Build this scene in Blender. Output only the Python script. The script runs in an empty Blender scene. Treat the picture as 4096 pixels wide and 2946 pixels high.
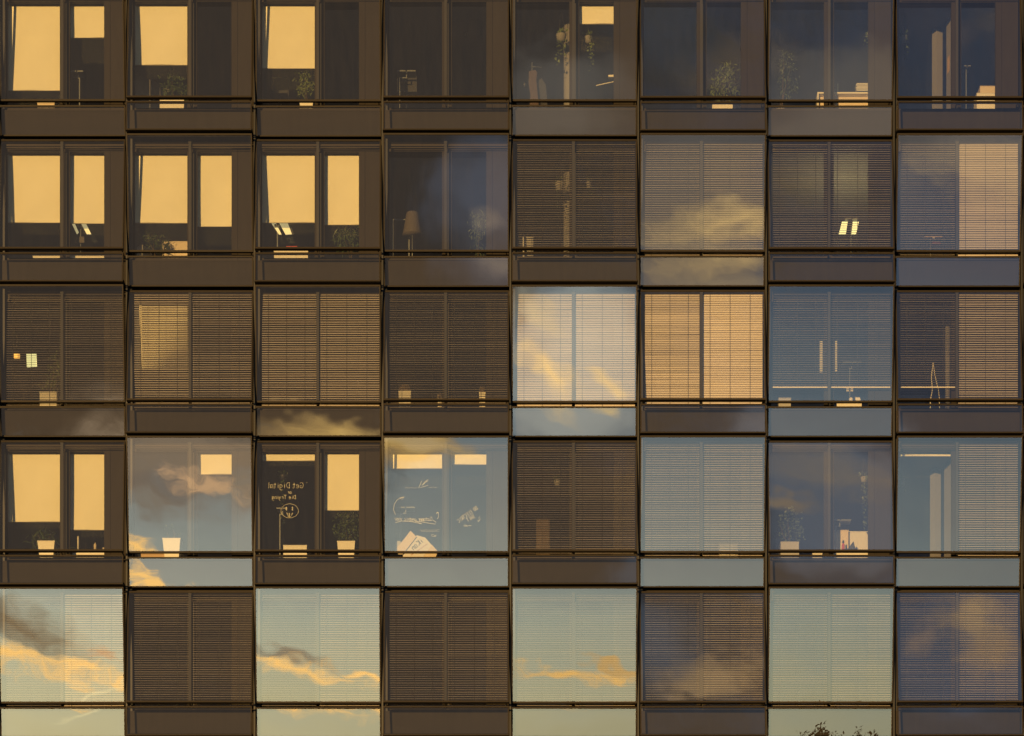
import bpy, math, random
from mathutils import Vector, Matrix
R = math.radians
random.seed(7)
scene = bpy.context.scene
COL = scene.collection

# ------------------------------------------------------------------ camera
D = 60.0                       # metres from the facade
S = 171.0                      # photograph pixels per metre on the facade plane
ZC = -13.3                     # eye level, below the lowest floor in view
ZI = 2946 / S / 2              # height of the picture's centre
cam = bpy.data.objects.new('camera', bpy.data.cameras.new('camera'))
COL.objects.link(cam)
cam.location = (0, -D, ZC)
cam.rotation_euler = (R(90), 0, 0)
cam.data.sensor_width = 36
cam.data.lens = 36 * D / (4096 / S)
cam.data.shift_y = (ZI - ZC) / (4096 / S)
cam.data.clip_end = 4000
cam.data.clip_start = 0.5
scene.camera = cam
TILT = math.atan2(0.28, 2.66)  # each glass panel leans out at its top or at its foot

# ------------------------------------------------------------------ colour management, cycles
scene.view_settings.view_transform = 'Standard'
scene.view_settings.look = 'None'
scene.view_settings.exposure = 0.4
scene.view_settings.gamma = 1
scene.cycles.use_denoising = True
scene.cycles.denoising_input_passes = 'RGB_ALBEDO_NORMAL'
scene.cycles.use_adaptive_sampling = False
scene.cycles.max_bounces = 8
scene.cycles.diffuse_bounces = 3
scene.cycles.glossy_bounces = 4
scene.cycles.transparent_max_bounces = 24
scene.cycles.caustics_reflective = False
scene.cycles.caustics_refractive = False
scene.cycles.sample_clamp_indirect = 4.0

# ------------------------------------------------------------------ sun (low, warm, behind the viewer's left shoulder)
SUN_AZ, SUN_EL = R(-20), R(2.2)
sd = bpy.data.lights.new('sun', 'SUN')
sd.energy = 5.0
sd.angle = R(0.5)
sd.color = (1.0, 0.58, 0.19)
sun = bpy.data.objects.new('sun', sd)
COL.objects.link(sun)
sdir = Vector((math.sin(SUN_AZ) * math.cos(SUN_EL), -math.cos(SUN_AZ) * math.cos(SUN_EL), math.sin(SUN_EL)))
sun.rotation_euler = sdir.to_track_quat('Z', 'Y').to_euler()
sun.location = (-20, -50, 20)

# ------------------------------------------------------------------ sky
world = bpy.data.worlds.new('World')
scene.world = world
world.use_nodes = True
wn, wl = world.node_tree.nodes, world.node_tree.links
wn.clear()

def W(t, **kw):
    n = wn.new(t)
    for k, v in kw.items():
        setattr(n, k, v)
    return n

def wm(op, a, b=None, c=None, clamp=False):
    n = W('ShaderNodeMath', operation=op, use_clamp=clamp)
    for i, v in enumerate((a, b, c)):
        if v is None: continue
        if isinstance(v, (int, float)): n.inputs[i].default_value = v
        else: wl.new(v, n.inputs[i])
    return n.outputs[0]

def wmix(fac, a, b, mode='MIX'):
    n = W('ShaderNodeMix', data_type='RGBA', blend_type=mode)
    for i, v in ((0, fac), (6, a), (7, b)):
        if isinstance(v, (int, float)): n.inputs[i].default_value = v
        elif isinstance(v, tuple): n.inputs[i].default_value = (*v, 1)
        else: wl.new(v, n.inputs[i])
    return n.outputs[2]

def smooth(v, a, b):
    n = W('ShaderNodeMapRange', interpolation_type='SMOOTHSTEP')
    wl.new(v, n.inputs[0]); n.inputs[1].default_value = a; n.inputs[2].default_value = b
    return n.outputs[0]

def sky_uv(px, py, lean):
    """direction (x/-y, z/-y) in the sky that a leaning panel mirrors; lean 1 = faces down, -1 = faces up"""
    x, h = (px - 2048) / S, (2946 - py) / S - ZC
    f = math.atan2(h, D)
    g = f - lean * 2 * TILT
    L = math.hypot(D, h)
    return x / (L * math.cos(g)), math.tan(g)

tc = W('ShaderNodeTexCoord')
sp = W('ShaderNodeSeparateXYZ'); wl.new(tc.outputs['Generated'], sp.inputs[0])
ny = wm('MAXIMUM', wm('MULTIPLY', sp.outputs[1], -1.0), 0.02)
u0 = wm('DIVIDE', sp.outputs[0], ny)
v0 = wm('DIVIDE', sp.outputs[2], ny)
cmb = W('ShaderNodeCombineXYZ'); wl.new(u0, cmb.inputs[0]); wl.new(v0, cmb.inputs[1])

def noise(scale, stretch, detail=6, rough=0.55, off=(0, 0, 0), rot=0.0, dist=0.0):
    m = W('ShaderNodeMapping', vector_type='TEXTURE'); wl.new(cmb.outputs[0], m.inputs[0])
    m.inputs[1].default_value = off; m.inputs[2].default_value = (0, 0, rot); m.inputs[3].default_value = (stretch, 1, 1)
    n = W('ShaderNodeTexNoise'); wl.new(m.outputs[0], n.inputs['Vector'])
    n.inputs['Scale'].default_value = scale; n.inputs['Detail'].default_value = detail
    n.inputs['Roughness'].default_value = rough; n.inputs['Distortion'].default_value = dist
    return n.outputs[0]

n_soft = noise(16, 2.2, 3, 0.5, (0.3, 0.1, 0))
n_fine = noise(150, 2.6, 8, 0.76, (0.7, 0.4, 0), -0.22, 0.08)
n_mid = noise(46, 2.2, 8, 0.68, (0.1, 0.9, 0), -0.3, 0.1)
# clear air: pale and warm at the skyline, blue higher up
rmp = W('ShaderNodeValToRGB'); wl.new(wm('MULTIPLY', v0, 1.0), rmp.inputs[0])
stops = [(0.0, (1.15, 0.98, 0.50)), (0.02, (1.25, 1.15, 0.72)), (0.05, (1.0, 1.05, 0.84)), (0.065, (0.78, 0.83, 0.74)), (0.09, (0.62, 0.66, 0.63)),
         (0.125, (0.42, 0.51, 0.57)), (0.17, (0.25, 0.32, 0.42)), (0.22, (0.16, 0.20, 0.33)), (0.45, (0.12, 0.17, 0.25)), (0.9, (0.08, 0.11, 0.22))]
cr = rmp.color_ramp
while len(cr.elements) < len(stops): cr.elements.new(0.5)
for e, (p, c) in zip(cr.elements, stops):
    e.position = p; e.color = (*c, 1)
side = W('ShaderNodeMapRange'); wl.new(u0, side.inputs[0])
side.inputs[1].default_value = -0.22; side.inputs[2].default_value = 0.22
side.inputs[3].default_value = 1.65; side.inputs[4].default_value = 0.62
side.inputs[3].default_value = 0.0; side.inputs[4].default_value = 1.0
sky = wmix(1.0, rmp.outputs[0], wmix(side.outputs[0], (1.68, 1.60, 1.44), (0.53, 0.63, 0.73)), 'MULTIPLY')
# high cloud deck, nearer to the skyline on the left
edge = wm('ADD', wm('ADD', wm('MULTIPLY', smooth(u0, -0.055, 0.035), 0.085), wm('MULTIPLY', wm('MAXIMUM', u0, 0.0), 0.25)), 0.102)
dk = wm('SUBTRACT', v0, edge)
dk = wm('ADD', dk, wm('MULTIPLY', wm('SUBTRACT', n_mid, 0.5), 0.07))
deck = smooth(dk, -0.012, 0.022)
open_r = smooth(wm('ADD', wm('SUBTRACT', u0, 0.02), wm('MULTIPLY', wm('SUBTRACT', n_mid, 0.5), 0.30)), 0.0, 0.16)
deck = wm('MULTIPLY', deck, wm('SUBTRACT', 1.0, wm('MULTIPLY', open_r, 0.55)))
deck_col = wmix(smooth(u0, -0.1, 0.2), (0.105, 0.083, 0.070), (0.098, 0.096, 0.100))
sky = wmix(deck, sky, deck_col)
# clouds: px, py, lean of the panel that shows them, half sizes (px), slope, colour, threshold
GOLD, PEACH, CREAM, GREY, BROWN = (3.7, 2.1, 0.62), (1.9, 1.15, 0.6), (2.4, 2.0, 1.2), (0.40, 0.34, 0.33), (0.62, 0.42, 0.22)
clouds = [
 (60, 2490, 1, 540, 130, -24, (0.70, 0.50, 0.28), .15, .75, n_mid),
 (70, 2625, 1, 560, 78, -16, GOLD, .2, .8, n_fine),
 (390, 2690, 1, 300, 40, -18, GOLD, .25, .9, n_fine),
 
 (440, 2620, 1, 120, 60, -10, PEACH, .2, .6, n_fine),
 (390, 2768, 1, 240, 13, 15, (2.6, 2.2, 1.2), .2, .9, None),
 (1170, 2650, 1, 340, 42, -14, (0.85, 0.68, 0.45), .15, .8, n_fine),
 (1170, 2692, 1, 400, 50, -13, GOLD, .2, .8, n_fine),
 (1450, 2720, 1, 220, 28, -14, GOLD, .25, .9, n_fine),
 (2300, 2715, 1, 400, 44, -5, (2.7, 1.5, 0.40), .2, .8, n_fine),
 (2420, 2690, 1, 200, 22, -14, (1.8, 1.1, 0.4), .2, .7, n_fine),
 (700, 1820, 1, 560, 270, -8, (0.74, 0.54, 0.36), -.1, .6, n_mid),
 (720, 1930, 1, 330, 90, -12, (0.50, 0.40, 0.33), .2, 1.0, n_mid),
 (840, 1930, 1, 230, 60, -12, PEACH, .15, .6, n_fine),
 (560, 2190, 1, 180, 60, -20, GOLD, .15, .6, n_fine),
 (640, 2250, 1, 200, 45, 5, GOLD, .15, .6, n_fine),
 (540, 2300, 1, 70, 45, 0, PEACH, .15, .6, n_fine),
 (1400, 1735, 1, 520, 110, -10, (0.95, 0.60, 0.24), -.3, .4, n_mid),
 (1480, 1725, 1, 400, 80, -12, (2.0, 1.25, 0.36), .0, .7, n_mid),
 (1620, 1760, 1, 330, 60, -16, (1.5, 1.05, 0.5), .15, .6, n_mid),
 (2290, 1380, 1, 380, 330, 0, (1.0, 1.06, 0.98), -.2, .6, n_soft),
 (2175, 1470, 1, 220, 80, -42, (2.7, 1.8, 0.7), .1, 1.0, n_mid),
 (2410, 1520, 1, 150, 45, -30, (2.1, 1.5, 0.7), .1, 1.0, n_mid),
 (2120, 1230, 1, 170, 80, -40, (1.3, 1.15, 0.8), .1, .9, n_mid),
 (2800, 780, 1, 560, 420, 0, (0.34, 0.30, 0.27), -.2, .5, n_soft),
 (2900, 930, 1, 420, 110, 8, (1.5, 1.02, 0.46), .15, .85, n_mid),
 (2900, 1060, 1, 380, 80, -8, (0.70, 0.54, 0.36), .15, .9, n_mid),
 (3880, 620, 1, 500, 200, -20, (0.50, 0.42, 0.36), .1, .6, n_mid),
 (3380, 450, 1, 700, 260, 0, (0.30, 0.27, 0.25), .1, .6, n_soft),
 (2300, 380, 1, 500, 200, 0, (0.28, 0.25, 0.22), .1, .6, n_soft),
 (1980, 880, 1, 330, 330, 0, (0.22, 0.24, 0.31), .1, .9, n_soft),
 (1960, 930, 1, 110, 80, 0, (0.50, 0.42, 0.38), .1, .9, n_mid),
 (2850, 2700, -1, 420, 120, 10, (0.62, 0.42, 0.24), .15, .6, n_mid),
 (2600, 2600, -1, 330, 260, -30, (0.16, 0.20, 0.26), .1, .6, n_soft),
 (2850, 2850, -1, 330, 60, -10, (0.5, 0.38, 0.28), .15, .6, n_mid),
 (3880, 2640, -1, 560, 400, 0, (0.14, 0.19, 0.29), -.1, .3, n_soft),
 (3900, 2480, -1, 240, 190, -30, (0.72, 0.50, 0.30), .2, 1.0, n_mid),
 (3680, 2590, -1, 170, 90, 30, (0.42, 0.33, 0.31), .25, .7, n_mid),
 (3950, 2640, -1, 200, 110, 20, (0.5, 0.36, 0.27), .15, .9, n_mid),
 (3300, 2060, -1, 560, 420, 0, (0.30, 0.34, 0.42), -.1, .3, n_soft),
 (3300, 1880, -1, 460, 120, -14, (0.50, 0.43, 0.38), .1, .7, n_mid),
 (3150, 2000, -1, 240, 60, -10, (0.6, 0.45, 0.32), .15, .6, n_mid),
]
for px, py, ln, hx, hy, ang, c, t0, t1, nz in clouds:
    cu, cv = sky_uv(px, py, ln)
    k = 1 / (S * D)
    m = W('ShaderNodeMapping', vector_type='TEXTURE'); wl.new(cmb.outputs[0], m.inputs[0])
    m.inputs[1].default_value = (cu, cv, 0); m.inputs[2].default_value = (0, 0, R(ang))
    m.inputs[3].default_value = (hx * k, hy * k * (1 + cv * cv), 1)
    g = W('ShaderNodeTexGradient', gradient_type='SPHERICAL'); wl.new(m.outputs[0], g.inputs[0])
    # the noise only breaks the cloud up where there is a cloud
    f = g.outputs['Fac'] if nz is None else wm('ADD', g.outputs['Fac'], wm('MULTIPLY', wm('SUBTRACT', nz, 0.51), 2.6 if nz is n_fine else 1.9))
    f = wm('MULTIPLY', smooth(f, t0 - .12, t1 + .22), smooth(g.outputs['Fac'], 0.0, 0.3))
    sky = wmix(f, sky, c)
nish = W('ShaderNodeTexSky', sky_type='NISHITA')
nish.sun_disc = False
nish.sun_elevation = SUN_EL
nish.sun_rotation = math.pi + SUN_AZ
nscale = wmix(1.0, nish.outputs[0], (0.10, 0.10, 0.10), 'MULTIPLY')
front = smooth(wm('MULTIPLY', sp.outputs[1], -1.0), 0.12, 0.45)
final = wmix(front, nscale, sky)
bg = W('ShaderNodeBackground'); wl.new(final, bg.inputs[0]); bg.inputs[1].default_value = 0.94
wo = W('ShaderNodeOutputWorld'); wl.new(bg.outputs[0], wo.inputs[0])

# ------------------------------------------------------------------ materials
def mat(name, col, rough=0.6, metal=0.0, spec=0.4, vary=0.0, scale=3.0, bump=0.0, bscale=60, stretch=(1, 1, 1), emit=None, trans=0.0):
    m = bpy.data.materials.new(name); m.use_nodes = True
    n, l = m.node_tree.nodes, m.node_tree.links
    b = n['Principled BSDF']
    b.inputs['Roughness'].default_value = rough
    b.inputs['Metallic'].default_value = metal
    b.inputs['Specular IOR Level'].default_value = spec
    t = n.new('ShaderNodeTexCoord')
    mp = n.new('ShaderNodeMapping'); mp.inputs[3].default_value = stretch
    l.new(t.outputs['Object'], mp.inputs[0])
    nz = n.new('ShaderNodeTexNoise'); nz.inputs['Scale'].default_value = scale; nz.inputs['Detail'].default_value = 5
    l.new(mp.outputs[0], nz.inputs['Vector'])
    r = n.new('ShaderNodeMix'); r.data_type = 'RGBA'
    a = tuple(max(0, c * (1 - vary)) for c in col); z = tuple(min(1, c * (1 + vary)) for c in col)
    r.inputs[6].default_value = (*a, 1); r.inputs[7].default_value = (*z, 1)
    l.new(nz.outputs[0], r.inputs[0]); l.new(r.outputs[2], b.inputs['Base Color'])
    if bump:
        n2 = n.new('ShaderNodeTexNoise'); n2.inputs['Scale'].default_value = bscale
        l.new(mp.outputs[0], n2.inputs['Vector'])
        bp = n.new('ShaderNodeBump'); bp.inputs['Strength'].default_value = bump; bp.inputs['Distance'].default_value = 0.01
        l.new(n2.outputs[0], bp.inputs['Height']); l.new(bp.outputs[0], b.inputs['Normal'])
    if emit:
        b.inputs['Emission Color'].default_value = (*emit[0], 1); b.inputs['Emission Strength'].default_value = emit[1]
    if trans:
        tr = n.new('ShaderNodeBsdfTranslucent'); l.new(r.outputs[2], tr.inputs[0])
        mx = n.new('ShaderNodeMixShader'); mx.inputs[0].default_value = trans
        l.new(b.outputs[0], mx.inputs[1]); l.new(tr.outputs[0], mx.inputs[2])
        l.new(mx.outputs[0], n['Material Output'].inputs[0])
    return m

def glass(name, r0, tint, wave, wscale=0.9, dust=0.005):
    m = bpy.data.materials.new(name); m.use_nodes = True
    n, l = m.node_tree.nodes, m.node_tree.links
    n.clear()
    out = n.new('ShaderNodeOutputMaterial')
    tr = n.new('ShaderNodeBsdfTransparent'); tr.inputs[0].default_value = (*tint, 1)
    gl = n.new('ShaderNodeBsdfGlossy'); gl.inputs['Roughness'].default_value = 0.0
    gl.inputs[0].default_value = (0.97, 1.0, 1.0, 1)
    lw = n.new('ShaderNodeLayerWeight'); lw.inputs[0].default_value = 0.5
    pw = n.new('ShaderNodeMath'); pw.operation = 'POWER'; pw.inputs[1].default_value = 5
    l.new(lw.outputs['Facing'], pw.inputs[0])
    ma = n.new('ShaderNodeMath'); ma.operation = 'MULTIPLY_ADD'; ma.inputs[1].default_value = 1 - r0; ma.inputs[2].default_value = r0
    l.new(pw.outputs[0], ma.inputs[0])
    mx = n.new('ShaderNodeMixShader'); l.new(ma.outputs[0], mx.inputs[0])
    l.new(tr.outputs[0], mx.inputs[1]); l.new(gl.outputs[0], mx.inputs[2])
    g = n.new('ShaderNodeNewGeometry')
    # film of dust with rain streaks
    sm = n.new('ShaderNodeMapping'); sm.inputs[3].default_value = (7, 7, 0.5); l.new(g.outputs['Position'], sm.inputs[0])
    sn = n.new('ShaderNodeTexNoise'); sn.inputs['Scale'].default_value = 1.6; sn.inputs['Detail'].default_value = 4; l.new(sm.outputs[0], sn.inputs['Vector'])
    sr = n.new('ShaderNodeMapRange'); l.new(sn.outputs[0], sr.inputs[0])
    sr.inputs[1].default_value = 0.35; sr.inputs[2].default_value = 0.75; sr.inputs[3].default_value = dust * .35; sr.inputs[4].default_value = dust * 1.8
    df = n.new('ShaderNodeBsdfDiffuse'); df.inputs[0].default_value = (.42, .40, .37, 1)
    m2 = n.new('ShaderNodeMixShader'); l.new(sr.outputs[0], m2.inputs[0]); l.new(mx.outputs[0], m2.inputs[1]); l.new(df.outputs[0], m2.inputs[2])
    l.new(m2.outputs[0], out.inputs[0])
    nz = n.new('ShaderNodeTexNoise'); nz.inputs['Scale'].default_value = wscale; nz.inputs['Detail'].default_value = 1.5
    l.new(g.outputs['Position'], nz.inputs['Vector'])
    bp = n.new('ShaderNodeBump'); bp.inputs['Strength'].default_value = 1.0; bp.inputs['Distance'].default_value = wave
    l.new(nz.outputs[0], bp.inputs['Height']); l.new(bp.outputs[0], gl.inputs['Normal'])
    return m

M = {
 'outer': glass('outer_glass', 0.20, (0.95, 0.95, 0.92), 0.0022),
 'inner': glass('inner_glass', 0.09, (0.95, 0.96, 0.94), 0.004, 0.6),
 'bronze': mat('bronze_metal', (0.021, 0.018, 0.016), 0.6, 0.0, 0.14, 0.12, 2.0, 0.05, 90),
 'bronze2': mat('inner_bronze', (0.027, 0.023, 0.019), 0.65, 0.0, 0.12, 0.10, 1.5),
 'board': mat('spandrel_board', (0.024, 0.021, 0.018), 0.75, 0.0, 0.2, 0.2, 1.2, stretch=(0.4, 1, 6)),
 'black': mat('black_cavity', (0.006, 0.006, 0.006), 0.9, 0, 0.1, 0.2),
 'fin': mat('dark_fin', (0.012, 0.014, 0.018), 0.5, 0.0, 0.4, 0.15),
 'post': mat('grey_post', (0.036, 0.036, 0.037), 0.6, 0.0, 0.2, 0.1),
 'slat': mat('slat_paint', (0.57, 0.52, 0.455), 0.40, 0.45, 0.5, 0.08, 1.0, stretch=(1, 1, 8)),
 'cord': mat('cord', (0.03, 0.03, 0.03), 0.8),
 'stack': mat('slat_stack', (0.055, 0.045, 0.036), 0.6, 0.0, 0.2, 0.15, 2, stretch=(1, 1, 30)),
 'rollc': mat('roller_fabric', (0.84, 0.80, 0.63), 0.9, 0, 0.2, 0.09, 1.1, 0.06, 200),
 'hem': mat('hem_bar', (0.42, 0.38, 0.28), 0.5, 0, 0.4, 0.05),
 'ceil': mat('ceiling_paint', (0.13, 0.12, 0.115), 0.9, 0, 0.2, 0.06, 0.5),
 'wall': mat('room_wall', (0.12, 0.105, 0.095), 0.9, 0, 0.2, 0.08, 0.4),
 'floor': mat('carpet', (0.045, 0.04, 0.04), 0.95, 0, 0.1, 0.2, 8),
 'ground': mat('asphalt_ground', (0.05, 0.05, 0.045), 0.9, 0, 0.2, 0.3, 0.1),
 'leaf': mat('leaf_green', (0.055, 0.085, 0.025), 0.45, 0, 0.4, 0.45, 6, trans=0.15),
 'leafl': mat('leaf_light', (0.14, 0.19, 0.05), 0.45, 0, 0.4, 0.4, 6, trans=0.15),
 'leafb': mat('leaf_dusky', (0.07, 0.10, 0.06), 0.5, 0, 0.4, 0.4, 6),
 'stem': mat('stem_brown', (0.10, 0.07, 0.04), 0.8, 0, 0.2, 0.3, 9),
 'white': mat('white_ceramic', (0.72, 0.68, 0.58), 0.45, 0, 0.5, 0.05, 2),
 'grey': mat('grey_planter', (0.38, 0.37, 0.35), 0.6, 0, 0.4, 0.1, 3),
 'card': mat('cardboard', (0.62, 0.52, 0.38), 0.85, 0, 0.2, 0.06, 4),
 'paper': mat('printed_card', (0.62, 0.60, 0.56), 0.8, 0, 0.2, 0.05, 4),
 'ink': mat('dark_ink', (0.05, 0.05, 0.055), 0.7),
 'steel': mat('brushed_steel', (0.16, 0.17, 0.17), 0.4, 0.4, 0.5, 0.05, 5),
 'dark': mat('dark_plastic', (0.02, 0.02, 0.022), 0.5),
 'plaster': mat('white_plaster', (0.22, 0.21, 0.20), 0.85, 0, 0.3, 0.05, 1),
 'chalk': mat('window_marker', (0.85, 0.83, 0.62), 0.8, 0, 0.2, 0.03),
 'red': mat('red_paint', (0.45, 0.05, 0.03), 0.5),
 'coat': mat('brown_cloth', (0.09, 0.065, 0.055), 0.95, 0, 0.1, 0.25, 9, 0.5, 20),
 'shade': mat('lamp_shade', (0.09, 0.075, 0.06), 0.6, 0, 0.3, 0.06, 2),
 'wood': mat('wood_board', (0.45, 0.30, 0.16), 0.5, 0, 0.4, 0.1, 3),
 'lit': mat('lit_tube', (0.8, 0.8, 0.6), 0.5, emit=((1.0, 0.88, 0.36), 0.95)),
 'litdim': mat('lit_panel', (0.8, 0.8, 0.6), 0.5, emit=((1.0, 0.82, 0.40), 0.42)),
 'litor': mat('lit_orange', (0.8, 0.5, 0.2), 0.5, emit=((1.0, 0.48, 0.08), 0.9)),
 'blue': mat('blue_plastic', (0.10, 0.16, 0.22), 0.5),
 'bark': mat('bark', (0.06, 0.045, 0.03), 0.9, 0, 0.2, 0.3, 4),
 'crown': mat('tree_leaves', (0.05, 0.07, 0.025), 0.7, 0, 0.2, 0.5, 0.6),
}

# ------------------------------------------------------------------ mesh helper
class MB:
    def __init__(s): s.v = []; s.f = []; s.sm = []
    def add(s, vs, fs, smooth=False):
        o = len(s.v); s.v += [tuple(a) for a in vs]
        s.f += [tuple(i + o for i in f) for f in fs]; s.sm += [smooth] * len(fs)
    def box(s, x0, x1, y0, y1, z0, z1, mtx=None):
        vs = [Vector((x, y, z)) for x in (x0, x1) for y in (y0, y1) for z in (z0, z1)]
        if mtx is not None: vs = [mtx @ v for v in vs]
        s.add(vs, [(0, 1, 3, 2), (4, 6, 7, 5), (0, 4, 5, 1), (2, 3, 7, 6), (0, 2, 6, 4), (1, 5, 7, 3)])
    def prism(s, pts, y0, y1):            # outline in x,z extruded along y
        n = len(pts)
        s.add([(x, y0, z) for x, z in pts] + [(x, y1, z) for x, z in pts],
              [tuple(range(n)), tuple(range(2 * n - 1, n - 1, -1))] + [(i, i + n, (i + 1) % n + n, (i + 1) % n) for i in range(n)])
    def hexa(s, a, b):                    # two quads joined
        s.add(list(a) + list(b), [(0, 1, 2, 3), (7, 6, 5, 4)] + [(i, i + 4, (i + 1) % 4 + 4, (i + 1) % 4) for i in range(4)])
    def tube(s, pts, r, n=6, smooth=True):
        pts = [Vector(p) for p in pts]; rs = r if isinstance(r, (list, tuple)) else [r] * len(pts)
        vs = []
        for i, p in enumerate(pts):
            d = (pts[min(i + 1, len(pts) - 1)] - pts[max(i - 1, 0)])
            d = d.normalized() if d.length > 1e-9 else Vector((0, 0, 1))
            a = d.cross(Vector((0, 1, 0)) if abs(d.y) < 0.9 else Vector((1, 0, 0))).normalized(); b = d.cross(a)
            for k in range(n):
                t = 2 * math.pi * k / n
                vs.append(p + (a * math.cos(t) + b * math.sin(t)) * rs[i])
        fs = [(i * n + k, i * n + (k + 1) % n, (i + 1) * n + (k + 1) % n, (i + 1) * n + k) for i in range(len(pts) - 1) for k in range(n)]
        fs += [tuple(range(n))[::-1], tuple(range((len(pts) - 1) * n, len(pts) * n))]
        s.add(vs, fs, smooth)
    def lathe(s, c, prof, n=20):          # prof: (radius, z)
        vs = [(c[0] + r * math.cos(2 * math.pi * k / n), c[1] + r * math.sin(2 * math.pi * k / n), c[2] + z) for r, z in prof for k in range(n)]
        fs = [(i * n + k, i * n + (k + 1) % n, (i + 1) * n + (k + 1) % n, (i + 1) * n + k) for i in range(len(prof) - 1) for k in range(n)]
        fs += [tuple(range(n))[::-1], tuple(range((len(prof) - 1) * n, len(prof) * n))]
        s.add(vs, fs, True)
    def sqpot(s, c, w0, w1, h, d=None):   # square tapered planter with a rim
        d = d or 1
        q = lambda w, z: [Vector((c[0] + a * w / 2, c[1] + b * w / 2 * d, c[2] + z)) for a, b in ((-1, -1), (1, -1), (1, 1), (-1, 1))]
        s.hexa(q(w0, 0), q(w1, h - .03)); s.hexa(q(w1 + .012, h - .03), q(w1 + .012, h))
    def leaf(s, p, d, L, w, up=None):
        d = Vector(d).normalized(); up = Vector(up or (random.uniform(-1, 1), random.uniform(-1, 1), 1))
        a = d.cross(up)
        a = a.normalized() if a.length > 1e-6 else Vector((1, 0, 0))
        n = a.cross(d)
        p = Vector(p)
        s.add([p, p + d * L * .45 + a * w / 2 + n * w * .2, p + d * L, p + d * L * .45 - a * w / 2 + n * w * .2, p + d * L * .5],
              [(0, 1, 4), (1, 2, 4), (2, 3, 4), (3, 0, 4)])
    def build(s, name, m, parent=None, label=None):
        me = bpy.data.meshes.new(name)
        off = parent.location if parent is not None else Vector((0, 0, 0))
        if parent is not None and parent.parent is not None: off = off + parent.parent.location
        me.from_pydata([Vector(v) - off for v in s.v], [], s.f)
        me.polygons.foreach_set('use_smooth', s.sm)
        me.materials.append(m); me.update()
        o = bpy.data.objects.new(name, me); COL.objects.link(o)
        if parent is not None: o.parent = parent
        if label: o['label'] = label
        return o

def thing(name, label, cat, loc, group=None):
    o = bpy.data.objects.new(name, None); COL.objects.link(o); o.empty_display_size = 0.1
    o.location = loc; o['label'] = label; o['category'] = cat
    if group: o['group'] = group
    return o

def at(px, py, y=0.0):
    """point at depth y (m behind the facade plane)"""
    k = (D + y) / D
    return Vector(((px - 2048) / S * k, y, ZC + ((2946 - py) / S - ZC) * k))

ROWH = 603.4 / S
def zrow(py, y):                           # heights measured on the second row
    return at(0, py, y).z
def cx(c): return (c - 4) * 3.0 - 0.04     # left edge of column c (0..7)
def rz(k): return (1 - k) * ROWH           # height offset of row k (0..4) from the second row
CN = ['leftmost', 'second', 'third', 'fourth', 'fifth', 'sixth', 'seventh', 'rightmost']
RN = ['top row', 'second row', 'third row', 'fourth row', 'bottom row']
def where(c, k): return f'{CN[c]} window, {RN[k]}'
def lean(c, k): return 1 if (c + k) % 2 == 0 else -1

# ------------------------------------------------------------------ ground
g = MB(); gz = ZC - 1.6
g.add([(-2500, -2500, gz), (2500, -2500, gz), (2500, 2500, gz), (-2500, 2500, gz)], [(0, 1, 2, 3)])
go = g.build('ground', M['ground']); go['kind'] = 'structure'; go['label'] = 'dark ground in front of the building'

# ------------------------------------------------------------------ the building
bld = bpy.data.objects.new('office_building', None); COL.objects.link(bld)
bld.location = (0, 0, gz)
bld['label'] = 'glass office building with a grid of leaning bronze framed window panels'
bld['category'] = 'building'
YI = 0.45                                   # inner window plane
SILL = zrow(1036, YI); HEAD = zrow(611, YI)
FLOOR = SILL - 0.10; CEIL = HEAD + 0.02     # of the second row's room
ROWS = range(-1, 6); COLS = range(-2, 11)
x0, x1 = cx(-2), cx(11)
for k in ROWS:                              # floor slabs and the lining of each storey
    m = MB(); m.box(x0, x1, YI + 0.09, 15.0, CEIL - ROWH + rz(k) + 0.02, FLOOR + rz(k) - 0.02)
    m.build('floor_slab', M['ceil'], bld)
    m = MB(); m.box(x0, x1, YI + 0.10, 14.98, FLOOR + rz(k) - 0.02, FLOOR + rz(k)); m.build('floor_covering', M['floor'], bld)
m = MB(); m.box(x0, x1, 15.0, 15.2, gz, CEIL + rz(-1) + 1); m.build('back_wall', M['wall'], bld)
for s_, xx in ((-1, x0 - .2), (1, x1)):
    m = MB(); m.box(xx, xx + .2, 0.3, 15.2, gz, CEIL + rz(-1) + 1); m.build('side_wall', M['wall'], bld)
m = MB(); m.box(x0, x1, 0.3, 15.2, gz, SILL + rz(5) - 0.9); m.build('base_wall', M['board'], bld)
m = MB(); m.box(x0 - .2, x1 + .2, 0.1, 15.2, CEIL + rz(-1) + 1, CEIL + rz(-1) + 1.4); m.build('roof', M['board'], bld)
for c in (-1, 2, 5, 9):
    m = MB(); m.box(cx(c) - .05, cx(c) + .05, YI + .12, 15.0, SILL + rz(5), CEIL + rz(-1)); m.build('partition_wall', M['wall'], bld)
# cavity dividers between the columns
for c in range(-2, 12):
    m = MB(); m.box(cx(c) - 0.02, cx(c) + 0.02, 0.17, 0.30, SILL + rz(5) - 1.2, CEIL + rz(-1) + .9); m.box(cx(c) - 0.02, cx(c) + 0.115, 0.301, YI - 0.04, SILL + rz(5) - 1.2, CEIL + rz(-1) + .9)
    m.build('cavity_divider', M['fin'], bld)

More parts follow.
